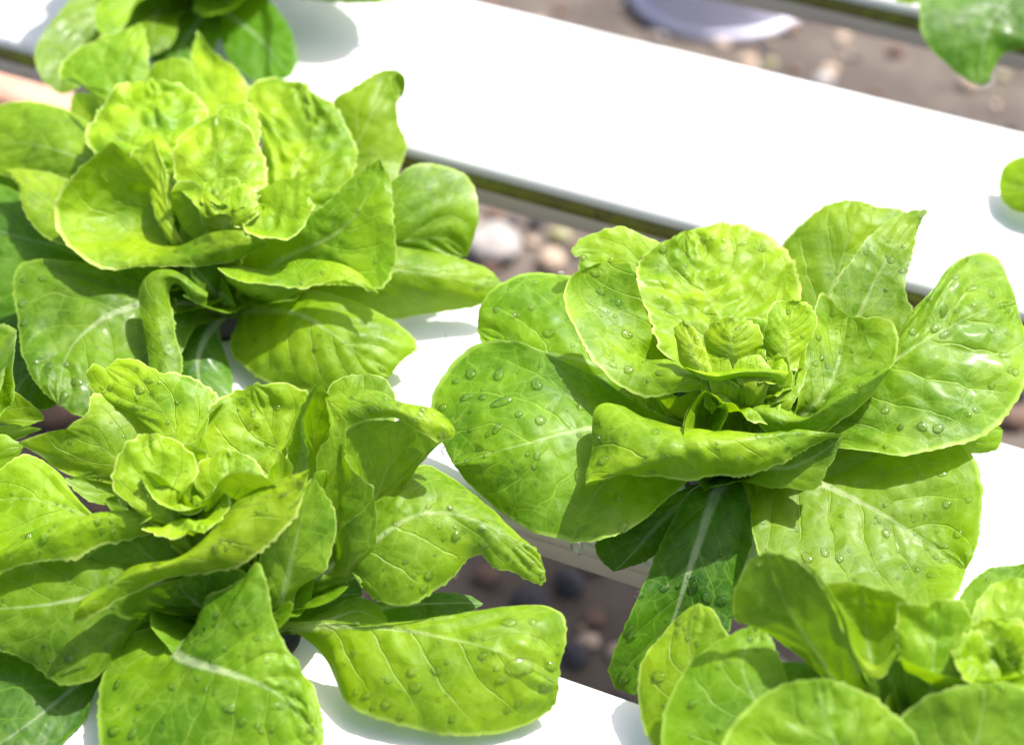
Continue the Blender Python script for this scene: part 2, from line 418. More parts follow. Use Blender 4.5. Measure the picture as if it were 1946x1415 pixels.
def leaf(pk, age, M, Lc, Rc, crk=0.05, ruf=0.12, teeth=0.035, under=False, veins=0.05, rib=True, nm=None, base=True, dz=0.0, fl=None):
    plant, b = PL[pk]
    m1 = np.array(M[0][:2], float); bb = np.array(b[:2], float); dv = m1 - bb; dv /= max(np.linalg.norm(dv), 1)
    pr = np.array([dv[1], -dv[0]])
    l1 = np.array(Lc[0][:2], float); sgn = 1 if (l1 - m1) @ pr > 0 else -1
    if dz:
        sh = lambda c: [(q[0], q[1], q[2] + dz) for q in c]
        M, Lc, Rc = sh(M), sh(Lc), sh(Rc)
    if fl is None: fl = 0.62 if age <= 0.3 and base else 1.0
    if fl != 1.0:
        zm = np.mean([q[2] for q in list(M) + list(Lc) + list(Rc)])
        fz = lambda c: [(q[0], q[1], zm + (q[2] - zm) * fl) for q in c]
        M, Lc, Rc = fz(M), fz(Lc), fz(Rc)
    cur = []
    for c, s in ((Lc, sgn), (M, 0), (Rc, -sgn)):
        pts = list(c)
        if c is not M: pts = pts + [M[-1]]
        if base: pts = [(b[0] + pr[0] * s * 16, b[1] + pr[1] * s * 16, b[2])] + pts
        cur.append([P(*q) for q in pts])
    return build_surface('leaf', plant, age, cur, None, crk, ruf, teeth, under, veins, rib, nm=nm)
def strip(pk, age, curves, crk=0.04, ruf=0.05, teeth=0.04, under=False, nm=None):
    """first curve is the free serrated edge"""
    plant, b = PL[pk]
    cur = [[P(*q) for q in c] for c in curves]
    return build_surface('leaf', plant, age, cur, None, crk, ruf, teeth, under, 0, False, strip=True, nm=nm)
def plant(key, px, py, z, label):
    o = empty('lettuce', tuple(P(px, py, 0))); tag(o, label, 'lettuce', 'lettuces growing in the white channels')
    PL[key] = (o, (px, py, z))
    return o
def heart(pk, px, py, z, n, length, lift, seed, age=0.0, width=0.62, ruf=0.5, crk=0.5):
    """ring of small ruffled cupped leaves round the growing tip"""
    plant_, b = PL[pk]; r = np.random.default_rng(seed); o = P(px, py, z); st = np.array(plant_.location)
    for k in range(n):
        a = 2 * math.pi * (k + r.uniform(-.2, .2)) / n + seed
        d = np.array([math.cos(a), math.sin(a), 0]); s_ = np.array([-d[1], d[0], 0]); Ln = length * r.uniform(.8, 1.15); lf = lift * r.uniform(.85, 1.1)
        def q(f, sw):
            x = Ln * (math.cos(lf) * f + 0.28 * f * f); h = Ln * (math.sin(lf) * f - 0.30 * f ** 3)
            return o + d * (x + 0.10 * Ln - 0.25 * Ln * sw * sw) + np.array([0, 0, h]) + s_ * sw * Ln * width
        M = [q(f, 0) for f in (0, .3, .6, .85, 1.0)]
        W = [(.0, .25), (.25, .45), (.5, .85), (.75, 1.0), (.95, .7)]
        Lc = [q(f, x) for f, x in W] + [M[-1]]; Rc = [q(f, -x) for f, x in W] + [M[-1]]
        build_surface('leaf', plant_, age, [Lc, M, Rc], None, crk, ruf, 0.08, False, 0.06, False)
def rosette(pk, n, age, length, lift, a0=0.0, arc_=2 * math.pi, width=0.45, z0=0.6, seed=1, droop=0.0):
    """leaves built straight in 3-D round the stem"""
    plant_, b = PL[pk]; r = np.random.default_rng(seed); o = np.array(plant_.location)
    for k in range(n):
        a = a0 + arc_ * (k + r.uniform(-.25, .25)) / n
        d = np.array([math.cos(a), math.sin(a), 0]); s = np.array([-d[1], d[0], 0]); Ln = length * r.uniform(.85, 1.15); lf = lift * r.uniform(.8, 1.2)
        def q(f, sw, wz=0.0):
            h = z0 * .01 + Ln * (math.sin(lf) * f - droop * f * f) * 1.0
            return o + d * Ln * math.cos(lf) * f * (1 + 0.15 * f) + np.array([0, 0, h + wz]) + s * sw * Ln * width
        M = [q(f, 0) for f in (0, .25, .5, .75, 1.0)]
        W = [(.0, .10), (.2, .22), (.45, .70), (.7, 1.0), (.9, .75)]
        Lc = [q(f, x, .012 * x) for f, x in W] + [M[-1]]; Rc = [q(f, -x, .012 * x) for f, x in W] + [M[-1]]
        build_surface('leaf', plant_, age, [Lc, M, Rc], None, 0.06, 0.2, 0.04, False, 0.05, True)

# ------------------------------------------------------------ the lettuces
# every leaf: points are (photo x, photo y, height in cm) turned into real 3-D points by P()
# ---- R: the sharp one on the right of the middle channel
plant('R', 1395, 905, 1.5, 'wet lettuce right of centre with broad flat leaves carrying large clear drops')
planting_hole(chM, 1395, 905)
leaf('R', .75, [(1130,815,4.6),(1020,836,5.0),(940,858,4.6),(862,882,3.8)],
     [(1330,830,3.6),(1205,768,4.8),(1130,715,5.4),(1060,680,5.8),(985,650,5.9),(925,642,5.7),(885,656,5.3),(850,690,4.9),(820,735,4.5),(812,772,4.2),(828,820,4.0)],
     [(1318,915,2.8),(1240,978,2.8),(1180,1018,2.7),(1095,1028,2.6),(1010,1008,2.7),(930,958,3.0),(882,915,3.4)], nm='R1', crk=.03, ruf=.07)
leaf('R', .8, [(1260,745,3.2),(1180,708,3.9),(1090,682,4.2),(1000,662,4.2),(908,628,3.9)],
     [(1330,700,3.6),(1230,600,4.6),(1130,540,5.2),(1076,520,5.3),(1020,514,5.3),(970,530,5.1),(930,558,4.8),(910,590,4.4)],
     [(1300,830,2.6),(1208,795,2.8),(1110,800,2.8),(1010,750,3.0),(940,695,3.4)], nm='R2', crk=.04, veins=.09)
# upper left cupped leaf with its margin rolled out
strip('R', .35, [[(1338,738,6.5),(1290,744,6.2),(1235,753,6.0),(1180,737,6.2),(1130,690,6.7),(1092,630,7.3),(1070,575,7.9),(1078,530,8.4),(1105,508,8.6),(1140,500,8.6)],
     [(1336,732,6.8),(1265,702,6.7),(1205,688,6.4),(1160,625,6.9),(1135,565,7.5),(1130,525,8.1),(1145,500,8.5)],
     [(1334,728,6.7),(1300,700,6.6),(1262,682,6.2),(1228,684,5.6),(1237,640,6.2),(1225,585,7.1),(1210,535,8.0),(1196,501,8.5)]], nm='R3', crk=.05, ruf=.06)
leaf('R', .5, [(1310,810,3.6),(1290,780,4.8),(1290,755,5.6)], [(1280,830,3.4),(1262,782,4.6),(1243,745,5.3)], [(1340,840,3.8),(1300,838,4.6),(1297,805,5.4),(1310,770,6.0),(1338,738,6.3)], under=True, rib=False)
leaf('R', .35, [(1345,858,4.0),(1336,825,4.6),(1342,785,5.0),(1345,744,6.6)], [(1312,856,5.0),(1296,832,6.4),(1298,802,6.8),(1311,770,6.9),(1334,741,7.0)], [(1360,852,5.0),(1375,815,5.8),(1389,780,6.3),(1370,750,6.8)], crk=.05, rib=False)
# crown leaf at the back
leaf('R', .15, [(1385,690,4.8),(1366,610,6.0),(1340,560,6.9),(1314,500,8.0),(1302,438,9.4)],
     [(1330,720,4.8),(1285,690,6.0),(1250,665,6.8),(1240,610,7.4),(1213,550,8.0),(1214,508,8.5),(1232,472,8.9),(1268,452,9.2)],
     [(1440,690,5.4),(1490,615,6.8),(1522,562,7.6),(1508,500,8.5),(1480,458,8.9),(1430,428,9.2),(1385,420,9.5),(1340,425,9.5)], crk=.17, ruf=.14, veins=.10, nm='R5', fl=0.55, dz=-1, teeth=.06)
leaf('R', .35, [(1260,560,5.4),(1180,490,6.6),(1085,478,7.2)], [(1330,520,6.2),(1262,460,7.4),(1228,446,7.8),(1185,430,8.2),(1135,440,8.0),(1100,456,7.6)],
     [(1200,590,4.8),(1115,530,6.0),(1100,500,6.6),(1106,484,7.0),(1096,486,7.0)], nm='R6', fl=.5, crk=.07)
leaf('R', .55, [(1555,600,4.4),(1592,520,5.4),(1612,450,6.2),(1628,381,6.8)], [(1500,620,4.2),(1484,520,5.0),(1486,456,5.8),(1528,415,6.4),(1575,383,6.8)], [(1640,620,4.0),(1700,480,5.4),(1722,402,6.5),(1670,390,6.8)], nm='R7', crk=.06)
leaf('R', .6, [(1600,660,4.8),(1650,560,6.0),(1700,470,7.0),(1762,399,7.8)], [(1545,640,5.0),(1575,565,6.1),(1620,490,6.9),(1655,448,7.3),(1715,404,7.7)], [(1660,740,4.2),(1706,655,5.0),(1730,632,5.4),(1736,592,5.8),(1721,560,6.1),(1730,500,6.7),(1742,445,7.3)], nm='R7b', crk=.06, teeth=.05)
# the broad leaf on the right
leaf('R', .6, [(1600,760,4.6),(1690,690,5.8),(1760,642,6.5),(1835,606,6.6),(1932,574,6.2)],
     [(1580,720,5.2),(1690,668,6.3),(1730,605,7.0),(1765,560,7.3),(1800,510,7.5),(1838,486,7.4),(1876,477,7.2),(1906,500,6.9),(1922,540,6.5)],
     [(1540,850,3.2),(1600,850,3.9),(1660,855,4.1),(1710,862,4.2),(1760,858,4.2),(1800,850,4.2),(1868,828,4.3),(1930,770,4.8),(1956,690,5.4),(1948,625,5.9)], nm='R8', crk=.07, veins=.09, ruf=.10)
leaf('R', .85, [(1490,890,2.4),(1560,914,2.5),(1620,944,2.4),(1690,984,2.1),(1760,1022,1.8),(1835,1082,1.4)],
     [(1540,860,3.0),(1620,835,3.3),(1720,815,3.5),(1825,835,3.4),(1860,885,3.1),(1867,950,2.7),(1862,1020,2.1),(1852,1055,1.8)],
     [(1420,940,1.9),(1428,1000,1.9),(1448,1070,1.8),(1520,1135,1.6),(1640,1160,1.4),(1760,1165,1.5),(1815,1130,1.9)], nm='R9', crk=.03, veins=.07, ruf=.06)
leaf('R', 1.3, [(1362,935,2.2),(1328,1030,1.4),(1302,1105,.4),(1275,1190,-.9),(1205,1320,-3.0)], [(1318,928,2.0),(1265,1022,1.2),(1208,1140,.2),(1174,1215,-.9),(1157,1270,-1.9),(1170,1305,-2.6)], [(1412,920,2.0),(1432,1010,1.2),(1410,1110,.2),(1385,1200,-.8),(1310,1290,-2.0)], nm='R10', crk=.03)
leaf('R', 1.3, [(1290,960,1.0),(1220,1030,.4),(1166,1086,-.6)], [(1240,960,1.2),(1165,1005,.5),(1133,1035,0.0),(1142,1065,-.4)], [(1325,945,.9),(1280,1030,.2),(1210,1068,-.4)], nm='R11')
# bright front leaf, margin rolled over
strip('R', .4, [[(1112,922,5.0),(1200,913,4.9),(1280,905,5.0),(1340,904,5.1),(1400,911,5.1),(1460,897,5.2),(1530,862,5.4),(1603,828,5.6)],
     [(1113,918,5.2),(1190,890,5.8),(1270,864,6.3),(1340,848,6.4),(1400,838,6.4),(1470,826,6.3),(1550,818,6.0),(1601,826,5.7)],
     [(1112,915,5.0),(1112,870,5.3),(1128,820,5.5),(1152,786,5.6),(1230,808,5.0),(1310,838,4.4),(1420,850,4.4),(1520,830,4.8),(1598,826,5.4)]], nm='R12', crk=.10, ruf=.3)
leaf('R', .7, [(1440,885,3.6),(1500,888,4.2),(1602,830,5.3)], [(1440,850,4.0),(1500,845,4.8),(1560,830,5.2)], [(1425,915,3.4),(1470,924,3.6),(1515,927,3.8),(1548,930,3.9),(1565,900,4.4),(1588,862,4.9)], under=True)
# right inner leaf and its rolled lower margin
leaf('R', .35, [(1555,760,4.8),(1582,720,5.4),(1600,660,6.3),(1612,600,7.6)], [(1500,800,4.4),(1524,752,5.2),(1527,700,6.2),(1544,625,7.6),(1562,557,8.9),(1582,575,8.6)], [(1590,800,4.8),(1640,740,5.6),(1690,702,6.6),(1706,650,7.4),(1695,611,8.0),(1655,604,8.2)], nm='R14', fl=.55, crk=.09, ruf=.08, teeth=.05)
strip('R', .3, [[(1418,793,5.6),(1444,806,5.5),(1462,826,5.2),(1500,826,5.2),(1545,822,5.2),(1600,798,5.4),(1650,757,6.2),(1692,702,7.5)],
     [(1430,775,6.0),(1462,790,6.0),(1500,800,5.9),(1535,795,6.1),(1575,770,6.6),(1612,748,6.9),(1650,725,7.2),(1692,700,7.6)],
     [(1420,755,5.6),(1455,757,5.7),(1490,766,5.4),(1526,798,5.2),(1562,768,5.8),(1585,735,6.4),(1640,713,6.9),(1691,698,7.5)]], nm='R14b', crk=.08, ruf=.08)
# heart
leaf('R', .0, [(1394,698,7.0),(1388,655,7.9),(1388,603,8.4)], [(1368,692,6.9),(1343,667,7.3),(1335,632,7.7),(1350,606,8.2)], [(1420,698,6.9),(1446,668,7.3),(1453,642,7.7),(1430,614,8.2)], crk=.26, ruf=.14, teeth=.08, nm='R15a', base=False, fl=1)
leaf('R', .05, [(1338,722,6.9),(1318,680,7.6),(1298,608,8.4)], [(1318,712,6.8),(1289,688,7.2),(1286,660,7.6),(1279,628,8.1)], [(1350,722,6.9),(1350,705,7.2),(1344,672,7.6),(1325,630,8.2)], crk=.12, nm='R15b', teeth=.06, base=False, fl=1)
leaf('R', .1, [(1375,735,6.2),(1362,700,7.0),(1352,665,7.6)], [(1352,735,6.4),(1345,700,7.2),(1338,637,7.9)], [(1400,735,6.2),(1392,700,7.1),(1378,668,7.7)], crk=.05, rib=False, teeth=.06)
leaf('R', .1, [(1490,704,6.7),(1494,660,7.4),(1510,570,8.5)], [(1462,700,6.6),(1452,665,7.0),(1455,612,7.9),(1475,576,8.4)], [(1515,704,6.7),(1536,650,7.3),(1553,605,8.0),(1538,573,8.5)], crk=.26, ruf=.14, teeth=.07, nm='R15f', base=False, fl=1)
leaf('R', .2, [(1475,770,5.2),(1497,715,6.2),(1522,660,7.3),(1544,607,8.7)], [(1445,740,5.6),(1462,705,6.4),(1500,672,7.2),(1530,640,8.0)], [(1510,770,5.4),(1526,735,6.0),(1530,690,6.9),(1533,650,7.7)], crk=.08, teeth=.08, nm='R15g', fl=0.5)
strip('R', .1, [[(1300,700,7.3),(1330,712,7.1),(1362,724,6.8),(1400,718,6.8),(1430,722,6.7),(1462,727,6.7),(1486,733,6.6),(1500,712,6.8)],
     [(1302,698,7.4),(1335,710,7.3),(1365,715,7.3),(1400,708,7.4),(1430,706,7.4),(1460,706,7.4),(1485,708,7.3),(1500,708,7.0)],
     [(1310,700,7.0),(1338,704,7.0),(1370,706,6.9),(1400,700,7.0),(1430,702,7.0),(1460,702,7.1),(1480,704,7.1),(1498,706,7.0)]], teeth=.08, crk=.04)
leaf('R', .0, [(1425,735,6.4),(1425,705,7.0),(1425,676,7.6)], [(1400,730,6.4),(1393,700,7.2),(1405,678,7.6)], [(1450,730,6.4),(1462,702,7.2),(1445,676,7.6)], crk=.12, ruf=.2, teeth=.07, rib=False)
leaf('R', .0, [(1432,740,6.6),(1434,715,7.1),(1436,694,7.4)], [(1410,735,6.6),(1400,708,7.2),(1415,690,7.4)], [(1460,735,6.6),(1468,708,7.2),(1455,692,7.4)], crk=.15, ruf=.2, teeth=.07, rib=False)
leaf('R', .05, [(1480,740,6.0),(1478,700,6.7),(1470,680,7.3)], [(1455,735,6.2),(1452,700,7.0)], [(1500,735,6.2),(1498,700,7.0),(1490,682,7.4)], crk=.2, ruf=.2, teeth=.08, rib=False)
leaf('R', .8, [(1700,830,1.6),(1800,832,1.8),(1906,818,1.8)], [(1700,800,2.0),(1820,795,2.4),(1885,797,2.2)], [(1700,860,1.0),(1820,862,1.0),(1870,861,1.1),(1898,848,1.4)])
leaf('R', .6, [(1260,790,3.6),(1220,745,4.6)], [(1240,820,3.2),(1200,775,3.8)], [(1290,770,4.2),(1265,740,4.8)])
leaf('R', .7, [(1400,835,3.4),(1420,800,4.0),(1440,770,4.4)], [(1380,830,3.4),(1385,800,4.0)], [(1440,840,3.2),(1462,805,3.8)], under=True)
leaf('R', .6, [(1560,800,3.8),(1620,760,4.6),(1660,745,5.0)], [(1540,780,4.2),(1600,740,5.0)], [(1600,840,3.4),(1650,800,4.2)])
leaf('R', .7, [(1300,840,3.2),(1260,815,3.8),(1240,800,4.0)], [(1330,820,3.6),(1290,790,4.2)], [(1300,865,3.0),(1250,840,3.4)])
heart('R', 1425, 758, 4.6, 8, .029, R(62), 1, .15)
heart('R', 1425, 722, 6.0, 5, .017, R(68), 2)
rosette('R', 9, 1.0, .040, R(34), seed=3, z0=.8)
rosette('R', 6, .5, .028, R(66), seed=4, z0=1.6)

# ---- A: upper left, middle channel
plant('A', 430, 590, 1.2, 'softly blurred butterhead lettuce at upper left with an open pale yellow-green heart')
planting_hole(chM, 430, 590)
leaf('A', .65, [(530,585,2.4),(600,615,2.8),(660,655,2.6),(742,715,1.3)], [(550,545,2.6),(680,583,2.6),(745,612,2.2),(782,640,1.8),(792,662,1.6),(765,682,1.5)], [(455,600,1.4),(434,652,1.2),(458,690,1.0),(505,725,.8),(590,745,.8),(680,752,.8)], nm='A1', crk=.04, veins=.08)
leaf('A', .55, [(560,535,2.4),(660,520,3.4),(760,515,3.6),(850,528,3.0),(954,538,2.2)], [(650,480,3.6),(745,465,4.0),(810,470,3.6),(870,487,3.2),(925,508,2.7)], [(560,560,1.8),(660,588,1.5),(740,606,1.0),(820,594,1.1),(900,584,1.4),(935,568,1.8)], nm='A2', crk=.04)
leaf('A', .75, [(620,490,3.2),(755,463,4.1),(825,452,4.0),(888,488,3.0)], [(650,400,4.6),(735,352,5.8),(785,314,6.2),(850,314,6.0),(893,336,5.6),(910,385,5.0),(905,435,4.2)], [(650,520,2.8),(760,492,3.2),(830,496,3.0)], nm='A3', crk=.04, veins=.13)
leaf('A', .6, [(600,370,5.4),(670,290,6.6),(710,210,8.0),(752,132,9.0)], [(560,330,5.6),(610,230,7.2),(640,190,8.0),(682,155,8.7),(722,135,9.0)], [(690,420,4.6),(742,360,5.6),(765,308,6.1),(772,274,6.5),(757,232,7.3),(756,190,8.0),(764,155,8.8)], nm='A4', dz=-2.4, crk=.06)
strip('A', .65, [[(740,145,8.9),(744,165,8.6),(752,182,8.2),(758,192,8.0)], [(756,140,8.8),(758,160,8.4),(760,180,8.1)], [(750,130,9.1),(768,146,8.8),(768,172,8.4),(760,190,8.1)]], under=True)
leaf('A', .15, [(510,410,5.2),(560,330,6.4),(585,250,7.4),(572,155,8.9)], [(480,390,5.2),(498,300,6.8),(488,220,7.8),(468,165,8.5),(500,142,8.9),(540,143,9.0)], [(560,430,4.8),(615,405,5.4),(662,365,6.2),(676,315,6.9),(678,285,7.2),(660,240,8.0),(628,195,8.6)], crk=.2, ruf=.14, veins=.12, teeth=.07, nm='A5', dz=-1.2)
leaf('A', .1, [(425,300,5.6),(415,210,7.0),(400,140,8.0),(376,56,9.5)], [(385,300,5.4),(368,200,7.0),(366,130,8.2),(368,85,9.0)], [(460,290,5.6),(476,175,7.6),(445,130,8.4),(402,95,9.1)], crk=.14, teeth=.05, nm='A6', dz=-2.4)
leaf('A', .15, [(330,340,5.2),(265,220,6.6),(235,140,7.8),(272,45,9.2)], [(290,350,5.0),(220,220,6.2),(172,180,7.0),(140,160,7.3),(110,143,7.7),(120,112,8.1),(175,78,8.7),(230,56,9.1)], [(360,320,5.2),(300,240,6.2),(284,160,7.4),(279,95,8.5)], crk=.12, teeth=.06, nm='A7', dz=-1.8)
leaf('A', .5, [(280,320,4.6),(220,240,5.8),(165,178,6.6)], [(260,340,4.2),(190,250,5.2),(140,180,6.0)], [(320,300,5.0),(240,210,6.2),(200,185,6.7)], under=True)
leaf('A', .4, [(350,260,4.4),(325,180,5.4),(325,110,6.6)], [(310,270,4.2),(282,190,5.2),(284,128,6.2)], [(390,250,4.6),(372,180,5.6),(362,118,6.4)])
leaf('A', .05, [(360,350,5.4),(320,285,6.6),(300,225,7.4),(282,152,8.7)], [(330,370,5.2),(240,300,6.0),(180,290,6.3),(162,258,6.8),(182,208,7.7),(225,165,8.4)], [(400,340,5.4),(392,260,6.9),(393,210,7.8),(355,168,8.4)], crk=.22, ruf=.2, teeth=.08, nm='A8', dz=-0.7, veins=.09)
leaf('A', .0, [(425,410,5.8),(412,350,6.6),(408,285,7.4),(412,219,8.6)], [(375,400,5.8),(332,330,6.8),(332,280,7.6),(355,238,8.3)], [(470,410,5.8),(503,345,6.8),(498,290,7.6),(468,238,8.4)], crk=.24, ruf=.16, teeth=.08, nm='A9', fl=0.5, dz=0.3)
leaf('A', .0, [(450,350,6.4),(450,330,6.9),(440,200,8.4)], [(420,330,6.6),(405,240,7.9),(420,205,8.3)], [(480,330,6.6),(490,230,7.9),(465,195,8.4)], crk=.2, teeth=.08)
leaf('A', .0, [(435,400,6.4),(432,370,7.0),(430,338,7.6)], [(410,395,6.4),(405,360,7.2),(412,340,7.5)], [(460,395,6.4),(462,360,7.2),(450,338,7.6)], crk=.14, ruf=.22, teeth=.08, rib=False)
leaf('A', .0, [(450,410,6.6),(455,385,7.1),(455,355,7.6)], [(430,405,6.6),(428,375,7.2),(440,356,7.5)], [(475,405,6.6),(484,372,7.2),(472,352,7.6)], crk=.14, ruf=.22, teeth=.08, rib=False)
strip('A', .0, [[(440,385,7.0),(455,410,6.7),(470,440,6.3),(510,457,6.1),(548,463,6.1),(580,430,6.5),(597,388,7.0)],
     [(455,385,6.8),(480,400,6.4),(510,412,6.3),(540,415,6.4),(565,400,6.8),(588,372,7.2)],
     [(460,390,6.6),(478,372,6.9),(500,358,7.2),(530,342,7.5),(560,338,7.6),(582,348,7.5),(594,370,7.3)]], crk=.16, teeth=.07, ruf=.1)
strip('A', .05, [[(325,362,7.1),(345,343,7.3),(380,350,7.2),(420,378,7.0),(447,402,6.8),(470,446,6.2)],
     [(326,380,6.6),(350,385,6.4),(385,400,6.2),(420,425,5.9),(445,440,5.7),(468,455,5.6)],
     [(330,400,5.9),(345,432,5.3),(370,455,4.9),(410,470,4.6),(440,472,4.7),(462,460,5.1)]], teeth=.07, crk=.1)
leaf('A', .1, [(325,420,5.2),(305,350,6.4),(292,264,7.9)], [(300,420,5.0),(268,330,6.2),(245,292,7.0),(266,278,7.4)], [(330,410,5.4),(325,370,6.2),(312,310,7.2)], crk=.08, teeth=.06)
strip('A', .15, [[(513,468,5.4),(470,490,5.0),(430,500,4.9),(400,498,4.9),(330,507,4.8),(265,506,4.7),(205,512,4.7),(150,490,5.0),(115,455,5.4),(100,405,6.0),(105,372,6.6),(135,335,7.2),(175,298,7.8),(214,270,8.4)],
     [(508,462,5.7),(450,468,5.8),(380,478,5.4),(300,478,4.9),(240,450,4.7),(218,405,5.1),(205,360,6.1),(212,315,7.2),(216,272,8.3)],
     [(505,458,5.6),(450,440,6.2),(400,443,6.0),(355,462,5.2),(320,462,4.5),(321,410,5.0),(295,355,6.3),(250,305,7.5),(218,272,8.3)]], crk=.05, ruf=.08, teeth=.05, nm='A14')
leaf('A', .5, [(540,490,4.0),(620,455,5.2),(680,400,6.4),(722,302,8.0)], [(490,460,4.8),(580,415,6.0),(640,365,7.0),(690,320,7.8)], [(600,545,3.4),(690,545,4.2),(724,545,4.6),(753,485,5.4),(747,430,6.2),(743,350,7.2)], nm='A15', crk=.07, teeth=.06)
strip('A', .15, [[(416,509,5.1),(450,531,4.9),(510,539,4.8),(563,547,4.7),(603,541,4.8),(640,533,5.0),(683,540,4.9),(718,562,4.6)],
     [(425,509,4.9),(470,520,4.7),(520,522,4.7),(563,520,4.9),(607,514,5.1),(648,516,5.2),(686,530,5.0),(719,558,4.7)],
     [(430,508,4.5),(480,508,4.3),(525,507,4.4),(563,493,4.8),(610,492,5.1),(650,500,5.2),(690,522,4.9),(719,555,4.7)]], teeth=.06, nm='A16')
strip('A', .3, [[(417,511,5.0),(450,532,4.8),(510,540,4.7),(550,547,4.6),(590,544,4.7)],
     [(428,526,4.6),(460,548,4.3),(505,557,4.1),(545,556,4.2),(580,550,4.4)],
     [(430,535,4.2),(470,563,3.7),(508,574,3.4),(545,568,3.6),(578,552,4.1)]], under=True, teeth=.0)
leaf('A', 1.0, [(350,575,2.6),(275,575,3.0),(200,605,2.9),(135,660,2.6),(110,768,2.0)], [(320,510,3.6),(220,498,4.0),(130,494,4.2),(70,492,4.2),(30,508,4.0),(30,580,3.5),(40,660,2.9),(68,730,2.4)], [(370,620,2.4),(330,690,2.1),(270,750,1.8),(200,790,1.6),(150,784,1.8)], nm='A17', crk=.035, veins=.08)
strip('A', .6, [[(393,574,4.2),(366,572,4.2),(350,552,4.5),(330,537,4.6),(321,560,4.2),(328,600,3.7),(335,640,3.2),(347,690,2.6),(345,712,2.4)],
     [(394,565,4.5),(368,550,4.7),(340,530,5.0),(312,528,5.0),(298,560,4.5),(300,610,3.8),(310,660,3.2),(318,712,2.6)],
     [(395,556,4.5),(360,530,4.8),(330,513,5.0),(290,517,4.9),(266,548,4.4),(268,600,3.8),(278,650,3.1),(285,720,2.4)]], nm='A18', teeth=.05)
leaf('A', .8, [(415,560,2.8),(425,560,3.4),(448,581,3.6)], [(380,520,3.6),(410,510,4.0),(430,535,4.0)], [(395,575,2.8),(415,575,3.2),(435,580,3.4)])
leaf('A', .7, [(400,545,3.4),(380,520,4.0),(360,505,4.4)], [(370,560,3.4),(340,530,4.0)], [(430,540,3.4),(420,510,4.2)])
leaf('A', 1.3, [(392,640,1.6),(375,690,1.2),(400,790,.4)], [(345,640,1.4),(335,700,1.0),(350,760,.6)], [(418,620,1.2),(434,690,.7),(440,750,.5)])
leaf('A', .6, [(300,380,3.4),(200,320,4.4),(90,280,4.9),(-40,262,4.2)], [(240,300,4.2),(180,235,4.8),(120,206,5.1),(60,198,5.0),(0,203,4.8)], [(240,420,3.2),(130,370,3.6),(40,345,3.6),(-20,320,3.8)], nm='A20', crk=.05)
leaf('A', .3, [(230,460,3.6),(120,400,4.4),(8,321,5.4)], [(240,420,4.0),(150,345,4.6),(90,322,5.1),(45,319,5.4)], [(220,490,3.2),(115,462,3.8),(70,432,4.2),(42,388,4.8),(34,345,5.2)], nm='A21')
leaf('A', 1.3, [(260,530,1.8),(110,470,2.8),(-70,420,3.2)], [(260,460,2.6),(110,400,3.3),(20,350,3.8),(-40,340,3.8)], [(240,560,1.6),(100,550,2.0),(0,560,2.0),(-60,520,2.4)], nm='A22')
leaf('A', 1.3, [(280,600,1.2),(120,630,1.4),(20,775,.4)], [(260,560,1.8),(60,550,2.0),(-30,590,1.4),(-40,690,.8),(-10,760,.4)], [(260,680,.8),(150,730,.5),(90,775,.3)])
leaf('A', .4, [(240,350,3.6),(180,250,4.6),(140,180,5.0)], [(220,370,3.2),(150,270,4.2),(135,200,4.8)], [(260,340,3.8),(200,250,4.8),(160,190,5.1)])
leaf('A', 1.3, [(250,430,2.0),(100,380,2.4),(-70,350,2.4)], [(250,380,2.4),(120,320,2.8),(-20,300,2.8)], [(250,470,1.6),(100,440,1.8),(-20,420,1.8)])
heart('A', 442, 416, 5.6, 6, .021, R(64), 3)
heart('A', 442, 400, 6.2, 5, .013, R(68), 4)
rosette('A', 9, 1.0, .040, R(34), seed=13, z0=.8)
rosette('A', 6, .4, .028, R(68), seed=14, z0=1.6)

# ---- L: lower left, nearest channel
plant('L', 470, 1195, 1.0, 'wet lettuce at lower left with tightly crinkled heart and long rolled front leaves')
planting_hole(chF, 488, 1208, .016)
leaf('L', .6, [(560,1190,1.9),(640,1187,2.6),(740,1190,3.0),(830,1204,3.1),(900,1222,3.0),(980,1252,2.6),(1062,1300,1.6)],
     [(600,1181,2.2),(700,1188,2.8),(780,1180,2.9),(840,1160,3.0),(900,1147,3.1),(960,1142,3.0),(1020,1148,2.8),(1062,1165,2.6),(1073,1192,2.4),(1070,1245,2.0)],
     [(545,1195,1.7),(585,1222,1.5),(620,1262,1.2),(640,1300,1.0),(662,1336,.9),(720,1366,.8),(800,1387,.7),(880,1399,.7),(950,1394,.7),(1010,1378,.8),(1052,1345,1.0)], nm='L1', crk=.04, veins=.08, ruf=.05)
leaf('L', 1.3, [(650,1170,.8),(760,1150,.7),(918,1146,.2)], [(660,1150,1.0),(760,1140,.9),(830,1127,.7),(885,1131,.4)], [(700,1190,.5),(800,1185,.3),(880,1165,.2)])
leaf('L', .55, [(620,1080,3.6),(700,1035,4.4),(750,998,4.9),(810,974,5.0),(870,978,4.8),(940,1005,4.2),(1037,1085,3.0)],
     [(640,1000,4.2),(710,950,5.0),(765,915,5.2),(800,885,5.0),(845,898,4.5),(900,935,4.3),(950,977,4.0),(1000,1025,3.6),(1028,1058,3.3)],
     [(590,1140,2.2),(640,1120,2.8),(685,1100,3.2),(678,1115,3.0),(700,1138,2.9),(740,1152,2.8),(790,1150,2.8),(825,1125,3.0),(870,1092,3.2),(892,1062,3.4),(912,1054,3.5),(935,1075,3.2),(975,1086,3.0),(1010,1106,2.7),(1032,1108,2.7)], nm='L3', crk=.05, ruf=.10, teeth=.05)
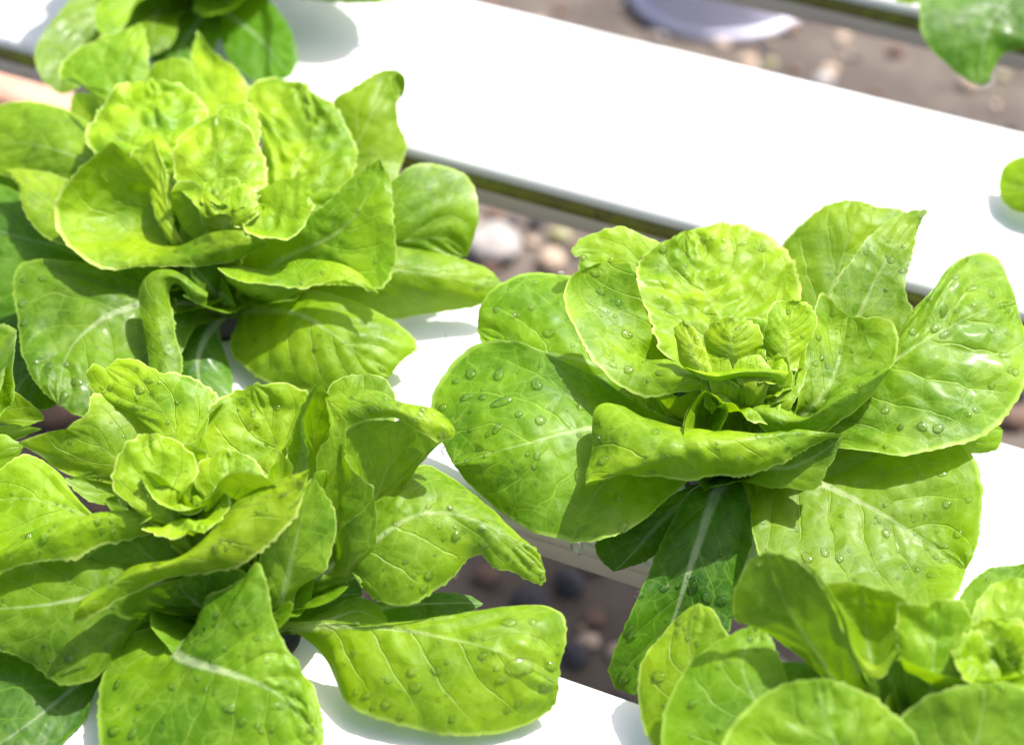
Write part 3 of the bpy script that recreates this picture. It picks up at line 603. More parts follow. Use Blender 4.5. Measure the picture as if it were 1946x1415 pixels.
leaf('L', 1.3, [(560,1155,1.6),(620,1135,2.0),(690,1128,2.0)], [(560,1120,2.2),(620,1100,2.6),(665,1095,2.6)], [(580,1182,1.0),(635,1180,1.2),(672,1158,1.5)], nm='L4')
leaf('L', .8, [(620,1180,1.4),(680,1160,1.8),(738,1188,1.6)], [(620,1160,1.8),(670,1135,2.2),(715,1145,2.2)], [(620,1190,1.0),(680,1192,1.0)])
leaf('L', .8, [(345,1215,2.6),(340,1247,3.0),(400,1268,3.4),(470,1290,3.4),(530,1320,3.0),(600,1400,1.6)],
     [(400,1160,3.6),(390,1135,4.2),(435,1105,5.0),(488,1066,5.9),(508,1110,5.3),(520,1170,4.6),(545,1225,4.0),(572,1262,3.5),(577,1295,3.0)],
     [(300,1190,2.4),(255,1200,2.4),(215,1238,2.1),(190,1288,1.8),(187,1370,1.4),(200,1450,1.0),(340,1500,.8),(500,1490,.8),(580,1450,1.0)], base=False, nm='L5', crk=.06, veins=.09, ruf=.08)
leaf('L', .55, [(500,1270,1.0),(560,1360,.9),(600,1460,.4)], [(560,1260,1.2),(598,1310,1.1),(613,1370,.8),(614,1430,.5)], [(440,1280,.8),(450,1400,.5),(520,1470,.3)])
leaf('L', 1.0, [(370,1135,3.0),(290,1110,3.8),(180,1130,4.0),(70,1150,3.8),(-90,1160,3.2)],
     [(300,1180,2.4),(262,1182,2.5),(235,1226,2.2),(182,1287,1.9),(118,1299,2.0),(65,1265,2.3),(0,1230,2.6),(-60,1200,2.9)],
     [(400,1080,3.6),(300,1050,4.4),(180,1040,4.6),(60,1050,4.4),(-40,1080,3.8)], nm='L6', crk=.07, ruf=.2)
leaf('L', 1.3, [(300,1220,.9),(160,1290,1.0),(60,1370,.9),(-70,1460,.4)], [(230,1210,1.4),(100,1235,1.4),(0,1242,1.4),(-90,1330,1.0)], [(300,1260,.6),(192,1290,.6),(172,1350,.4),(120,1410,.3),(50,1470,.2)], nm='L7')
strip('L', .2, [[(398,1015,5.0),(350,1020,5.2),(290,1021,5.4),(230,1032,5.5),(180,1038,5.4),(150,1055,5.2),(70,1070,5.0),(0,1086,4.8),(-90,1105,4.4)],
     [(405,1008,5.2),(340,985,6.0),(260,978,6.4),(185,985,6.4),(105,1008,6.1),(40,1035,5.8),(0,1052,5.6),(-90,1090,4.8)],
     [(405,1005,4.8),(335,972,5.8),(255,962,6.2),(190,968,6.2),(105,988,5.8),(40,1015,5.5),(0,1040,5.3),(-90,1070,4.6)]], nm='L8', teeth=.06, ruf=.3, crk=.08)
leaf('L', .8, [(380,1120,3.0),(300,1070,4.2),(240,1020,5.2)], [(350,1140,2.6),(250,1110,3.2),(165,1062,4.4)], [(420,1080,4.0),(400,1030,4.6),(360,1000,5.2)], under=True, nm='L8b')
strip('L', .2, [[(138,1182,4.6),(180,1166,4.8),(213,1146,4.9),(260,1122,5.0),(300,1103,5.2),(330,1095,5.3),(387,1090,5.5),(430,1082,5.6),(467,1068,5.8),(500,1040,6.2),(535,1010,6.6),(560,978,7.0),(578,930,7.6),(588,892,8.2)],
     [(142,1160,5.2),(165,1142,5.4),(210,1112,5.6),(260,1088,5.9),(320,1072,6.1),(375,1050,6.4),(430,1020,6.8),(470,985,7.2),(510,950,7.6),(550,920,8.0),(587,894,8.4)],
     [(140,1160,5.0),(152,1138,5.2),(200,1104,5.3),(250,1078,5.5),(300,1068,5.6),(350,1052,5.8),(400,1015,6.2),(430,980,6.6),(460,945,7.1),(505,923,7.5),(550,905,7.9),(588,890,8.3)]], nm='L9', teeth=.06, ruf=.3, crk=.08)
leaf('L', .75, [(400,1160,2.8),(350,1130,4.0),(340,1100,4.8)], [(370,1195,1.8),(300,1170,2.6),(225,1155,3.8),(240,1130,4.4)], [(450,1150,3.6),(470,1090,5.2),(430,1075,5.4)], under=True, nm='L9b')
leaf('L', .35, [(530,1150,3.0),(550,1080,4.6),(570,1000,6.2),(598,905,7.8)], [(505,1140,3.4),(490,1080,4.8),(520,1010,6.4),(565,950,7.6)], [(545,1180,2.4),(565,1130,3.2),(612,1090,4.4),(630,1050,5.0),(641,1010,5.6),(636,968,6.3),(612,930,7.2)], under=True, nm='L10', crk=.05)
leaf('L', .35, [(300,920,4.4),(215,868,5.6),(170,832,6.2),(125,815,6.6)], [(280,940,4.4),(212,900,5.0),(150,908,4.9),(100,885,5.1),(62,864,5.4),(28,846,5.8),(75,828,6.3)], [(330,870,5.0),(310,800,6.0),(250,765,6.6),(178,745,7.2),(165,785,7.0),(140,800,6.8)], nm='L11', crk=.05, veins=.05)
leaf('L', .25, [(330,890,5.2),(325,810,6.8),(270,745,7.8),(200,700,8.5)], [(310,880,5.4),(280,820,6.2),(230,785,6.8),(190,757,7.4),(163,710,8.2),(178,692,8.6)], [(360,890,5.4),(375,820,6.8),(392,785,7.3),(418,755,7.6),(388,727,8.1),(350,710,8.4),(310,707,8.6),(272,688,8.8),(232,680,8.9)], nm='L11b', dz=-0.5, crk=.09, ruf=.12, teeth=.06)
leaf('L', .2, [(525,950,4.4),(528,870,5.8),(505,800,7.2),(480,732,8.8)], [(440,930,5.0),(375,880,6.2),(362,850,6.8),(380,795,7.7),(425,750,8.5)], [(550,900,5.2),(572,820,7.0),(586,752,8.3),(548,731,8.8),(520,729,8.9)], nm='L12', dz=-0.8, crk=.16, veins=.10, teeth=.06)
leaf('L', .3, [(570,910,5.2),(580,850,6.4),(575,800,7.6),(606,730,9.2)], [(550,900,5.4),(548,850,6.6),(572,775,8.0),(588,748,8.7)], [(600,905,5.8),(598,865,6.6),(585,830,7.2),(578,790,8.0),(592,758,8.8)], nm='L13', teeth=.06, base=False, fl=1, crk=.02)
leaf('L', .45, [(590,870,5.2),(602,800,6.8),(612,732,8.6)], [(570,860,5.2),(575,790,6.8),(592,745,8.2)], [(620,880,5.0),(640,810,6.6),(628,755,8.0)])
strip('L', .25, [[(648,838,7.3),(654,825,7.5),(670,810,7.7),(700,800,7.9),(745,794,8.1),(785,812,8.0),(825,832,7.8),(858,834,7.6),(866,822,7.6)],
     [(632,795,8.0),(650,785,8.2),(680,772,8.4),(710,770,8.5),(750,778,8.5),(785,790,8.4),(825,803,8.2),(852,815,8.0),(864,820,7.7)],
     [(617,756,8.0),(640,748,8.2),(668,742,8.4),(700,738,8.5),(730,745,8.5),(762,762,8.4),(812,772,8.2),(846,790,8.0),(865,817,7.7)]], nm='L14a', teeth=.06, crk=.10)
leaf('L', .4, [(680,1010,3.8),(720,930,5.0),(745,860,6.2),(752,800,7.6)], [(670,1000,4.2),(695,940,5.2),(668,890,6.2),(650,848,7.0),(664,815,7.5),(700,800,7.7)], [(720,990,4.0),(760,930,4.9),(800,882,5.8),(845,834,7.0),(850,822,7.2),(825,812,7.3),(785,800,7.6)], nm='L14b', crk=.05)
leaf('L', .3, [(660,1040,4.4),(656,960,5.8),(650,900,6.8),(648,838,7.8)], [(640,1010,4.8),(642,930,6.2),(640,870,7.2)], [(690,1000,5.0),(710,955,6.0),(709,928,6.5),(685,908,6.9),(658,885,7.4)], teeth=.05, rib=False, nm='L14c', base=False, fl=1, crk=.02)
leaf('L', .4, [(600,1130,2.4),(665,1070,4.0),(690,1000,5.4),(712,942,6.4)], [(610,1080,3.2),(638,1045,4.0),(642,1010,5.0),(684,976,6.0)], [(650,1110,2.4),(705,1072,3.4),(717,1040,4.2),(715,985,5.4)], under=True, rib=False)
leaf('L', .3, [(635,970,5.2),(625,900,6.4),(640,840,7.4),(620,757,8.5)], [(612,960,5.4),(604,885,6.6),(605,862,7.0),(626,830,7.6),(628,790,8.2)], [(655,960,5.4),(655,880,6.8),(655,800,8.0)], teeth=.05, crk=.03, rib=False, base=False, fl=1)
leaf('L', .3, [(680,860,5.0),(690,780,6.2),(690,711,7.4)], [(640,850,5.0),(622,780,6.2),(625,730,7.2),(655,715,7.5)], [(720,870,5.0),(752,790,5.8),(750,745,6.6),(728,715,7.3)])
leaf('L', .05, [(315,960,5.6),(300,905,6.8),(285,860,7.7),(282,824,8.6)], [(250,960,5.8),(214,928,6.6),(210,895,7.2),(217,868,7.8),(245,840,8.4)], [(345,940,6.0),(372,895,7.0),(370,865,7.7),(340,837,8.3)], nm='L16', fl=0.5, dz=0.4, crk=.22, ruf=.2, teeth=.08)
leaf('L', .05, [(440,980,5.2),(432,920,6.6),(430,853,8.0)], [(390,960,5.4),(368,910,6.6),(385,872,7.6)], [(480,970,5.6),(503,915,6.8),(478,868,7.7)], nm='L17', fl=0.45, dz=0.2, crk=.18, ruf=.14, teeth=.07)
strip('L', .15, [[(272,893,7.9),(276,920,7.5),(292,948,7.2),(320,966,7.0),(350,973,7.0),(380,962,7.2),(405,942,7.4),(420,918,7.8),(440,900,8.1),(470,896,8.3),(500,902,8.2),(528,924,7.8)],
     [(285,900,7.2),(300,935,6.6),(330,965,6.0),(370,985,5.6),(405,975,5.9),(430,950,6.4),(455,945,6.6),(490,945,6.6),(525,935,7.0)],
     [(310,960,5.6),(340,990,5.0),(375,1010,4.6),(405,1020,4.4),(430,1040,4.2),(460,1040,4.2),(495,1000,4.8),(530,950,5.8)]], teeth=.07, under=True, nm='L18')
leaf('L', .15, [(365,985,5.8),(330,945,6.6),(273,892,8.1)], [(345,990,6.0),(300,960,6.8),(281,930,7.4)], [(375,975,6.2),(350,940,7.0),(305,905,7.7)], base=False, teeth=.06, rib=False)
leaf('L', .25, [(375,990,5.2),(355,945,6.0),(345,892,7.2)], [(340,985,5.4),(318,940,6.4),(315,905,7.1)], [(405,985,5.4),(398,940,6.4),(375,900,7.2)])
leaf('L', .3, [(470,1000,4.6),(470,950,5.6),(475,905,6.8)], [(440,1000,4.8),(425,950,6.0),(440,912,7.2)], [(510,1000,4.8),(520,950,6.0),(505,912,7.2)])
leaf('L', .1, [(528,940,6.6),(530,900,7.4),(531,858,8.6)], [(510,940,6.6),(505,910,7.6)], [(555,930,6.8),(556,895,7.8),(547,872,8.3)], teeth=.07, crk=.06)
leaf('L', .5, [(240,1020,4.2),(150,975,4.6),(60,950,4.9),(-70,960,4.4)], [(240,1000,4.4),(160,968,4.7),(130,920,5.1),(92,882,5.4),(45,864,5.6),(0,892,5.4),(-55,925,5.0)], [(220,1050,3.8),(120,1050,4.0),(20,1060,4.0),(-50,1040,4.0)], nm='L20', crk=.05)
leaf('L', .8, [(300,960,3.6),(200,930,4.4),(125,908,5.0)], [(300,920,4.2),(210,895,5.0)], [(280,990,3.4),(205,960,4.0),(160,948,4.4)])
leaf('L', .9, [(330,1000,3.2),(250,970,3.8),(200,950,4.2)], [(320,950,4.0),(250,930,4.6)], [(320,1030,3.0),(240,1000,3.4)])
leaf('L', .6, [(620,1000,4.0),(615,950,5.4),(596,900,6.8)], [(590,990,4.4),(580,940,5.8)], [(645,980,4.2),(640,930,5.6),(618,895,6.6)], crk=.08)
leaf('L', 1.3, [(340,1200,1.0),(290,1200,1.2),(225,1225,1.0)], [(340,1170,1.4),(280,1165,1.6),(235,1190,1.4)], [(350,1240,.6),(280,1250,.7),(230,1250,.7)])
heart('L', 352, 985, 5.0, 7, .026, R(62), 5, .1)
heart('L', 352, 965, 5.6, 5, .016, R(68), 6)
rosette('L', 9, 1.0, .040, R(34), seed=23, z0=.8)
rosette('L', 6, .4, .028, R(68), seed=24, z0=1.6)

# ---- N: blurred near lettuce in the bottom right corner
plant('N', 1740, 1500, 1.0, 'lettuce filling the bottom right corner, its near leaves out of focus')
planting_hole(chF, 1740, 1500)
leaf('N', .45, [(1480,1440,1.6),(1370,1350,2.4),(1310,1262,3.0),(1326,1146,3.8)], [(1380,1500,.8),(1260,1440,1.0),(1222,1385,1.4),(1210,1320,1.9),(1222,1250,2.5),(1272,1188,3.2),(1300,1158,3.6)], [(1500,1340,2.8),(1420,1240,3.5),(1382,1200,3.8),(1356,1160,3.9)], nm='N1', crk=.05)
leaf('N', .9, [(1500,1420,3.2),(1430,1320,4.2),(1410,1260,4.8),(1441,1183,5.4)], [(1440,1500,2.0),(1262,1450,2.6),(1258,1360,3.4),(1290,1290,4.0),(1335,1238,4.6),(1390,1203,5.2)], [(1570,1400,3.2),(1508,1312,4.1),(1490,1262,4.7),(1468,1215,5.2)], nm='N2', crk=.05)
leaf('N', .55, [(1620,1460,5.0),(1570,1370,6.2),(1556,1289,7.0)], [(1500,1540,4.2),(1385,1480,5.2),(1376,1400,5.8),(1420,1345,6.3),(1480,1303,6.8),(1520,1293,7.0)], [(1750,1500,4.4),(1745,1410,5.6),(1700,1355,6.3),(1630,1307,6.8),(1590,1293,7.0)], nm='N3', crk=.06)
leaf('N', .75, [(1610,1330,4.0),(1545,1225,5.6),(1490,1140,7.2),(1456,1049,8.8)], [(1570,1300,4.2),(1490,1225,5.2),(1430,1192,5.9),(1392,1172,6.5),(1397,1120,7.5),(1424,1068,8.4)], [(1655,1330,4.4),(1628,1262,5.8),(1605,1200,6.9),(1572,1130,7.9),(1530,1075,8.6),(1490,1051,8.9)], nm='N4', crk=.06)
leaf('N', .35, [(1670,1310,4.6),(1650,1220,5.4),(1640,1111,7.4)], [(1640,1290,4.9),(1612,1205,6.2),(1572,1132,7.4),(1566,1112,7.6),(1600,1109,7.6)], [(1690,1290,5.0),(1715,1225,6.0),(1735,1165,6.8),(1700,1128,7.3)], crk=.06)
strip('N', .35, [[(1505,1052,8.9),(1540,1082,8.6),(1572,1130,8.0),(1600,1185,7.2),(1610,1235,6.6),(1630,1268,6.3),(1665,1288,6.2),(1690,1265,6.4),(1706,1240,6.6)],
     [(1510,1056,8.9),(1548,1085,8.7),(1580,1130,8.2),(1608,1182,7.4),(1620,1230,6.8),(1640,1258,6.5),(1665,1272,6.4),(1684,1255,6.6),(1704,1236,6.7)],
     [(1512,1058,8.8),(1556,1095,8.4),(1586,1135,7.9),(1614,1185,7.1),(1626,1228,6.6),(1644,1250,6.3),(1664,1262,6.2),(1680,1250,6.4),(1702,1232,6.6)]], teeth=.05)
leaf('N', .2, [(1770,1310,5.2),(1775,1220,6.4),(1780,1139,7.8)], [(1720,1290,5.2),(1706,1230,6.2),(1705,1180,7.0),(1712,1146,7.6),(1745,1148,7.8)], [(1830,1310,5.4),(1850,1230,6.4),(1848,1180,7.2),(1825,1147,7.7)], crk=.22, ruf=.3, teeth=.08, fl=.8)
leaf('N', .1, [(1890,1330,5.0),(1895,1250,6.2),(1905,1172,7.4)], [(1850,1310,5.2),(1832,1250,6.2),(1838,1195,7.0),(1865,1178,7.3)], [(1950,1320,5.2),(1965,1250,6.2),(1950,1185,7.2)], crk=.22, ruf=.2, teeth=.08)
strip('N', .2, [[(1706,1240,7.0),(1740,1258,6.8),(1790,1280,6.7),(1850,1291,6.7),(1920,1286,6.8),(2000,1280,6.8)],
     [(1712,1250,6.4),(1745,1275,6.0),(1795,1300,5.8),(1850,1310,5.7),(1920,1305,5.8),(2000,1300,5.8)],
     [(1720,1290,5.2),(1750,1330,4.6),(1800,1360,4.2),(1850,1370,4.2),(1920,1370,4.2),(2000,1360,4.2)]], under=True, teeth=.04)
leaf('N', .8, [(1780,1290,3.2),(1860,1180,4.6),(1960,1067,5.8)], [(1760,1270,3.2),(1800,1190,4.2),(1817,1148,4.8),(1842,1108,5.3),(1885,1079,5.7)], [(1900,1300,3.4),(2000,1200,4.8),(2020,1110,5.6)], nm='N7')
leaf('N', .3, [(1900,1300,4.2),(1910,1190,5.8),(1930,1096,7.0)], [(1860,1290,4.4),(1848,1200,5.8),(1860,1140,6.4),(1890,1105,6.9)], [(1960,1290,4.4),(1980,1190,5.8),(1965,1110,6.8)], crk=.14, ruf=.12)
leaf('N', .55, [(1830,1480,4.8),(1860,1390,5.8),(1872,1297,7.0)], [(1730,1500,4.4),(1690,1420,5.2),(1720,1350,6.0),(1780,1315,6.7),(1825,1302,6.9)], [(1960,1500,4.4),(1990,1400,5.4),(1960,1320,6.6),(1915,1297,6.9)], under=True, nm='N9', crk=.05)
leaf('N', 1.3, [(1660,1400,2.8),(1600,1320,3.8),(1540,1260,4.6)], [(1600,1420,2.6),(1520,1330,3.4),(1470,1260,4.4)], [(1720,1380,3.2),(1660,1300,4.2)])
leaf('N', .9, [(1720,1380,3.6),(1700,1310,4.8),(1680,1260,5.4)], [(1660,1390,3.4),(1620,1310,4.4),(1640,1270,5.0)], [(1780,1380,3.8),(1760,1300,5.0),(1720,1255,5.6)], under=True)
heart('N', 1905, 1335, 4.2, 6, .026, R(60), 7, .15)
heart('N', 1890, 1290, 5.8, 5, .018, R(66), 8)
rosette('N', 9, 1.0, .040, R(34), seed=33, z0=.8)
rosette('N', 6, .4, .028, R(66), seed=34, z0=1.6)

# ---- T: top left, on the far channel, mostly above the frame
plant('T', 400, 5, 1.0, 'blurred lettuce cut off by the top left edge of the picture')
leaf('T', .8, [(300,-20,3.4),(220,10,4.0),(140,70,3.8),(112,178,2.6)], [(260,-80,4.6),(170,-30,4.8),(120,15,4.6),(78,70,4.2),(64,115,3.8),(80,155,3.1)], [(310,50,2.6),(220,110,2.8),(170,150,2.6),(140,175,2.6)])
leaf('T', .3, [(330,-60,4.8),(260,-5,5.6),(190,65,5.4)], [(320,-90,5.2),(240,-40,6.0),(180,20,5.8)], [(320,-20,4.6),(262,10,5.2),(230,55,5.2)])
leaf('T', 1.3, [(450,40,2.2),(500,80,2.2),(552,145,1.4)], [(480,-20,2.8),(530,20,2.8),(556,70,2.4),(563,120,1.8)], [(420,80,1.8),(450,130,1.4),(500,155,1.2)])
leaf('T', 1.3, [(370,50,2.2),(345,90,2.0),(330,150,1.4)], [(320,20,2.4),(290,70,2.2),(290,120,1.6)], [(420,60,2.0),(400,110,1.6),(370,150,1.4)])
leaf('T', .9, [(300,20,3.2),(290,60,3.6),(280,110,3.2)], [(270,0,3.6),(255,50,3.6)], [(340,30,3.2),(330,80,3.2)])
leaf('T', .7, [(430,0,3.4),(440,20,3.6),(400,30,3.8)], [(460,-30,4.4),(470,0,4.2)], [(380,-10,3.8),(370,20,3.8)])
leaf('T', .7, [(520,-30,3.0),(620,-30,3.4),(760,2,2.6)], [(520,-90,4.2),(640,-80,4.4),(730,-30,3.4)], [(520,-5,2.6),(620,2,2.8),(700,6,2.6)])
leaf('T', .7, [(520,-90,4.8),(560,-60,6.0),(600,-40,7.0)], [(500,-120,5.2),(560,-120,6.6)], [(520,-50,4.6),(580,-20,6.0)])
leaf('T', .6, [(560,-150,5.0),(690,-165,6.2),(775,-130,6.0)], [(560,-220,5.6),(660,-240,6.4),(740,-200,6.4)], [(560,-80,4.8),(660,-80,5.8),(740,-95,6.0)])
rosette('T', 10, .6, .085, R(42), seed=43, z0=1.0, width=.5)
rosette('T', 8, .3, .065, R(66), seed=44, z0=1.6)
# ---- far left neighbour on the nearest channel
plant('F', -330, 960, 1.0, 'lettuce beyond the left edge, only its leaf tips in view')
leaf('F', .6, [(-200,880,3.0),(-60,810,3.8),(84,798,3.6)], [(-180,800,4.0),(-60,740,4.8),(0,733,4.9),(45,755,4.5),(75,782,4.0)], [(-200,900,2.8),(-60,815,3.6),(0,806,3.6),(50,808,3.6)])
leaf('F', .9, [(-200,920,2.0),(-60,850,2.6),(80,815,3.0)], [(-180,850,3.0),(-40,815,3.4),(40,808,3.4)], [(-200,950,1.6),(-60,900,2.0),(30,835,2.6)], under=True)
leaf('F', .6, [(-200,950,2.2),(-80,890,3.0),(44,850,3.2)], [(-180,900,3.0),(-40,835,3.6),(10,826,3.6)], [(-200,990,1.8),(-80,950,2.2),(20,880,2.8)])
rosette('F', 9, .6, .10, R(40), seed=53, z0=1.0, width=.5)
# ---- top right, on the farthest channel
zt = 0
plant('U', 2010, -90, 1.0, 'lettuce hanging one drooping green leaf from the top right corner')
leaf('U', 1.3, [(1940,-20,4.0),(1880,50,3.6),(1862,162,1.6)], [(1850,-60,4.6),(1760,-30,4.6),(1745,20,4.0),(1760,80,3.2),(1800,120,2.4),(1835,150,1.8)], [(2000,20,3.6),(1960,85,3.2),(1915,100,2.6),(1890,125,2.1),(1880,155,1.7)], crk=.06)
leaf('U', .6, [(1850,-60,3.6),(1780,-30,4.0),(1700,2,3.6)], [(1840,-90,4.2),(1750,-60,4.6)], [(1850,-30,3.4),(1780,0,3.4),(1730,8,3.4)])
rosette('U', 8, .6, .08, R(45), seed=63, z0=1.0, width=.5, a0=R(-60), arc_=R(240))
# ---- right edge, single leaf of a lettuce beyond the frame
plant('V', 2230, 395, 1.0, 'lettuce beyond the right edge, one small rounded leaf tip in view')
leaf('V', .6, [(2040,375,1.8),(1970,358,2.0),(1897,352,1.0)], [(2040,330,2.4),(1975,298,2.4),(1930,297,2.0),(1903,318,1.5)], [(2040,420,1.2),(1975,412,1.0),(1930,402,.9),(1903,380,.9)])
rosette('V', 7, .6, .040, R(45), seed=73, z0=1.0)
# ------------------------------------------------------------ water drops
def find(nm, x, y):
    G, N = SURF[nm]; g = G.reshape(-1, 3); n = N.reshape(-1, 3)
    q = proj(g); d = np.hypot(q[:, 0] - x, q[:, 1] - y)
    c = np.where(d < d.min() + 2.5)[0]; dep = (g[c] - CP) @ fw; i = c[np.argmin(dep)]
    nn = n[i]
    if nn @ (CP - g[i]) < 0: nn = -nn
    return g[i], nn
def dome(p, n, rx, ry, ang, h, rings=6, seg=18, seed=0):
    """a drop lying on the leaf: radii in metres, ang = direction in the picture"""
    r = np.random.default_rng(seed); n = n / np.linalg.norm(n)
    a = rt * math.cos(ang) + upv * math.sin(ang); a = a - n * (a @ n); a /= np.linalg.norm(a); b = np.cross(n, a)
    ph = r.uniform(0, 6.28, 3); V = []
    for k in range(rings):
        f = k / rings * math.pi / 2; rr = math.cos(f) ** 0.8; z = math.sin(f) ** 0.9
        for j in range(seg):
            t = 2 * math.pi * j / seg
            w = 1 + 0.07 * math.sin(2 * t + ph[0]) + 0.05 * math.sin(3 * t + ph[1])
            V.append(p + a * (rx * rr * w * math.cos(t)) + b * (ry * rr * w * math.sin(t)) + n * (h * z - 0.00012))
    V.append(p + n * h); F = []
    for k in range(rings - 1):
        for j in range(seg):
            j2 = (j + 1) % seg; F.append((k * seg + j, k * seg + j2, (k + 1) * seg + j2, (k + 1) * seg + j))
    for j in range(seg): F.append(((rings - 1) * seg + j, (rings - 1) * seg + (j + 1) % seg, rings * seg))
    return V, F
WHERE = {'R1': "right lettuce's broad left leaf", 'R2': "right lettuce's upper left leaf", 'R3': "right lettuce's cupped leaf",
 'R5': "right lettuce's crown leaf", 'R8': "right lettuce's big right leaf", 'R9': "right lettuce's lower right leaf",
 'R10': "right lettuce's long dark leaf", 'R12': "right lettuce's rolled front leaf", 'L1': "lower left lettuce's flat leaf",
 'L3': "lower left lettuce's bitten leaf", 'L5': "lower left lettuce's folded leaf", 'L11b': "lower left lettuce's raised leaf",
 'N1': "corner lettuce's pale leaf", 'A17': "upper left lettuce's dark leaf", 'R7b': "right lettuce's pointed leaf",
 'R14': "right lettuce's upright leaf", 'R6': "right lettuce's back leaf", 'R11': "right lettuce's lowest leaf",
 'L6': "lower left lettuce's wavy leaf", 'L14a': "lower left lettuce's rolled rim", 'N2': "corner lettuce's dark leaf",
 'L12': "lower left lettuce's round leaf", 'A1': "upper left lettuce's lowest leaf", 'L8': "lower left lettuce's long leaf", 'L9': "lower left lettuce's diagonal leaf"}
BIG = {  # leaf: (photo x, y, radius along, radius across, angle in degrees)
 'R1': [(899,709,11,11,0),(949,704,16,9,90),(1023,731,14,10,100),(1030,793,11,10,0),(986,782,7,7,0),(888,752,13,8,15),(917,754,8,7,0),(955,757,23,10,28),(1022,865,8,7,80),(1012,887,6,6,0),(982,892,4,4,0),(916,896,6,4,90),(1107,772,10,7,-30),(948,812,15,7,70),(1178,945,9,9,0),(1185,993,12,10,60),(982,979,4,4,0),(1048,991,3,3,0),(893,778,5,5,0),(892,812,6,5,0),(843,775,10,8,40),(865,720,8,6,20),(916,734,4,4,0),(987,709,4,4,0),(827,763,4,4,0),(975,828,4,4,0),(1108,995,4,4,0),(1128,1020,5,4,0)],
 'R9': [(1682,1009,9,9,0),(1565,1051,11,8,90),(1533,1060,15,9,-60),(1593,1063,9,8,30),(1786,898,12,6,0),(1799,957,9,9,0),(1820,1013,10,9,80),(1786,1032,17,6,-28),(1830,1055,7,5,-30),(1768,1089,9,6,-40),(1794,1063,7,5,-40),(1742,1078,6,5,0),(1614,1045,4,4,0),(1637,903,4,4,20),(1668,978,4,4,0),(1669,989,4,4,0),(1758,976,4,4,0),(1773,997,4,4,0),(1768,884,3,3,0),(1706,1097,5,4,0),(1762,1041,5,4,0),(1589,1108,4,4,0),(1622,1096,4,4,0),(1655,1047,4,4,0)],
 'R8': [(1777,622,9,8,0),(1794,590,14,7,55),(1847,548,17,6,28),(1884,556,9,7,20),(1917,586,7,5,0),(1815,592,5,5,0),(1682,775,8,7,0),(1787,817,12,9,20),(1757,813,11,9,-20),(1709,813,10,5,60),(1887,628,9,5,-30),(1912,673,12,6,10),(1882,725,8,7,30),(1937,708,8,7,60),(1800,635,15,6,30),(1840,488,6,4,0),(1815,528,8,4,0),(1850,790,5,5,0),(1860,780,8,5,-20)],
 'R2': [(1008,587,7,7,0),(1040,635,11,9,-20),(975,585,5,5,0),(947,583,8,6,20),(965,640,8,8,0),(1062,516,8,6,0),(1088,652,5,4,0),(970,547,4,4,0)],
 'R3': [(1192,633,12,9,-40),(1148,628,4,4,0),(1193,702,11,8,20),(1135,522,10,6,-20),(1205,650,5,4,0),(1142,555,12,5,-30)],
 'R5': [(1265,475,9,7,30),(1338,450,12,6,20),(1453,447,8,6,0),(1454,466,7,6,0),(1380,456,6,5,0),(1410,463,10,4,20),(1370,470,7,5,0),(1375,515,5,9,0)],
 'R12': [(1130,835,14,10,60),(1147,872,12,10,20),(1150,826,3,3,0),(1320,895,11,6,-10),(1237,901,14,5,5),(1160,910,8,5,0),(1405,873,9,6,10)],
 'R10': [(1313,1116,17,9,55),(1262,1116,13,7,30),(1343,1135,12,9,-60),(1373,1140,12,10,0),(1210,1125,10,8,50),(1187,1288,16,12,50),(1212,1260,6,6,0),(1195,1210,8,7,0),(1192,1196,13,7,45),(1310,1096,5,5,0)],
 'L1': [(780,1274,11,9,0),(737,1288,8,8,0),(732,1335,11,10,0),(782,1309,12,10,-30),(695,1317,11,7,20),(675,1305,6,6,0),(992,1263,31,15,4),(967,1180,16,9,18),(1016,1177,9,7,0),(1017,1208,7,6,0),(1048,1265,13,9,-10),(1037,1310,12,9,-10),(1063,1236,6,6,0),(947,1269,7,6,0),(822,1278,13,8,-10),(759,1357,6,6,0),(706,1336,6,5,0),(965,1356,7,6,0),(987,1341,6,5,0),(862,1358,6,8,0),(852,1311,5,5,0),(757,1309,5,5,0),(617,1200,13,9,10),(833,1322,4,4,0),(776,1336,4,4,0),(918,1255,6,4,-30),(958,1293,12,7,0)],
 'L3': [(815,1086,10,9,80),(770,1066,5,4,0),(812,1125,10,7,30),(827,995,4,3,0),(1013,1068,7,5,40),(870,1090,9,5,50),(855,965,8,5,20),(835,1003,3,3,0),(1005,1092,6,4,50),(998,1066,4,3,0)],
 'L5': [(460,1371,11,9,20),(432,1338,15,9,10),(535,1340,15,7,-3),(212,1383,14,10,10),(218,1296,13,6,80),(252,1391,12,8,60),(323,1304,7,6,0),(407,1315,6,6,0),(388,1304,6,5,0),(308,1368,6,5,0),(492,1376,7,6,0),(520,1380,6,6,0),(405,1168,7,6,60),(470,1185,6,5,0),(485,1210,6,6,0),(430,1230,7,4,-40)],
 'L11b': [(263,742,11,8,40),(282,723,12,5,-10),(225,763,7,6,0),(250,777,5,4,80),(273,777,5,4,0),(207,735,7,5,20),(190,736,5,4,0),(287,743,4,4,0),(262,697,4,4,0),(302,722,4,4,0)],
 'N1': [(1247,1281,14,12,20),(1307,1209,7,7,0),(1290,1180,10,7,30),(1285,1200,4,4,0)],
 'A17': [(47,573,10,9,30),(46,612,9,8,20),(145,722,12,8,-10),(123,750,9,7,80),(82,527,10,6,-20),(85,682,24,6,40),(127,690,6,6,0),(42,530,5,5,0)],
 'L6': [(125,1250,7,6,0),(80,1228,5,5,0),(150,1275,26,7,20),(10,1225,6,5,0)],
}
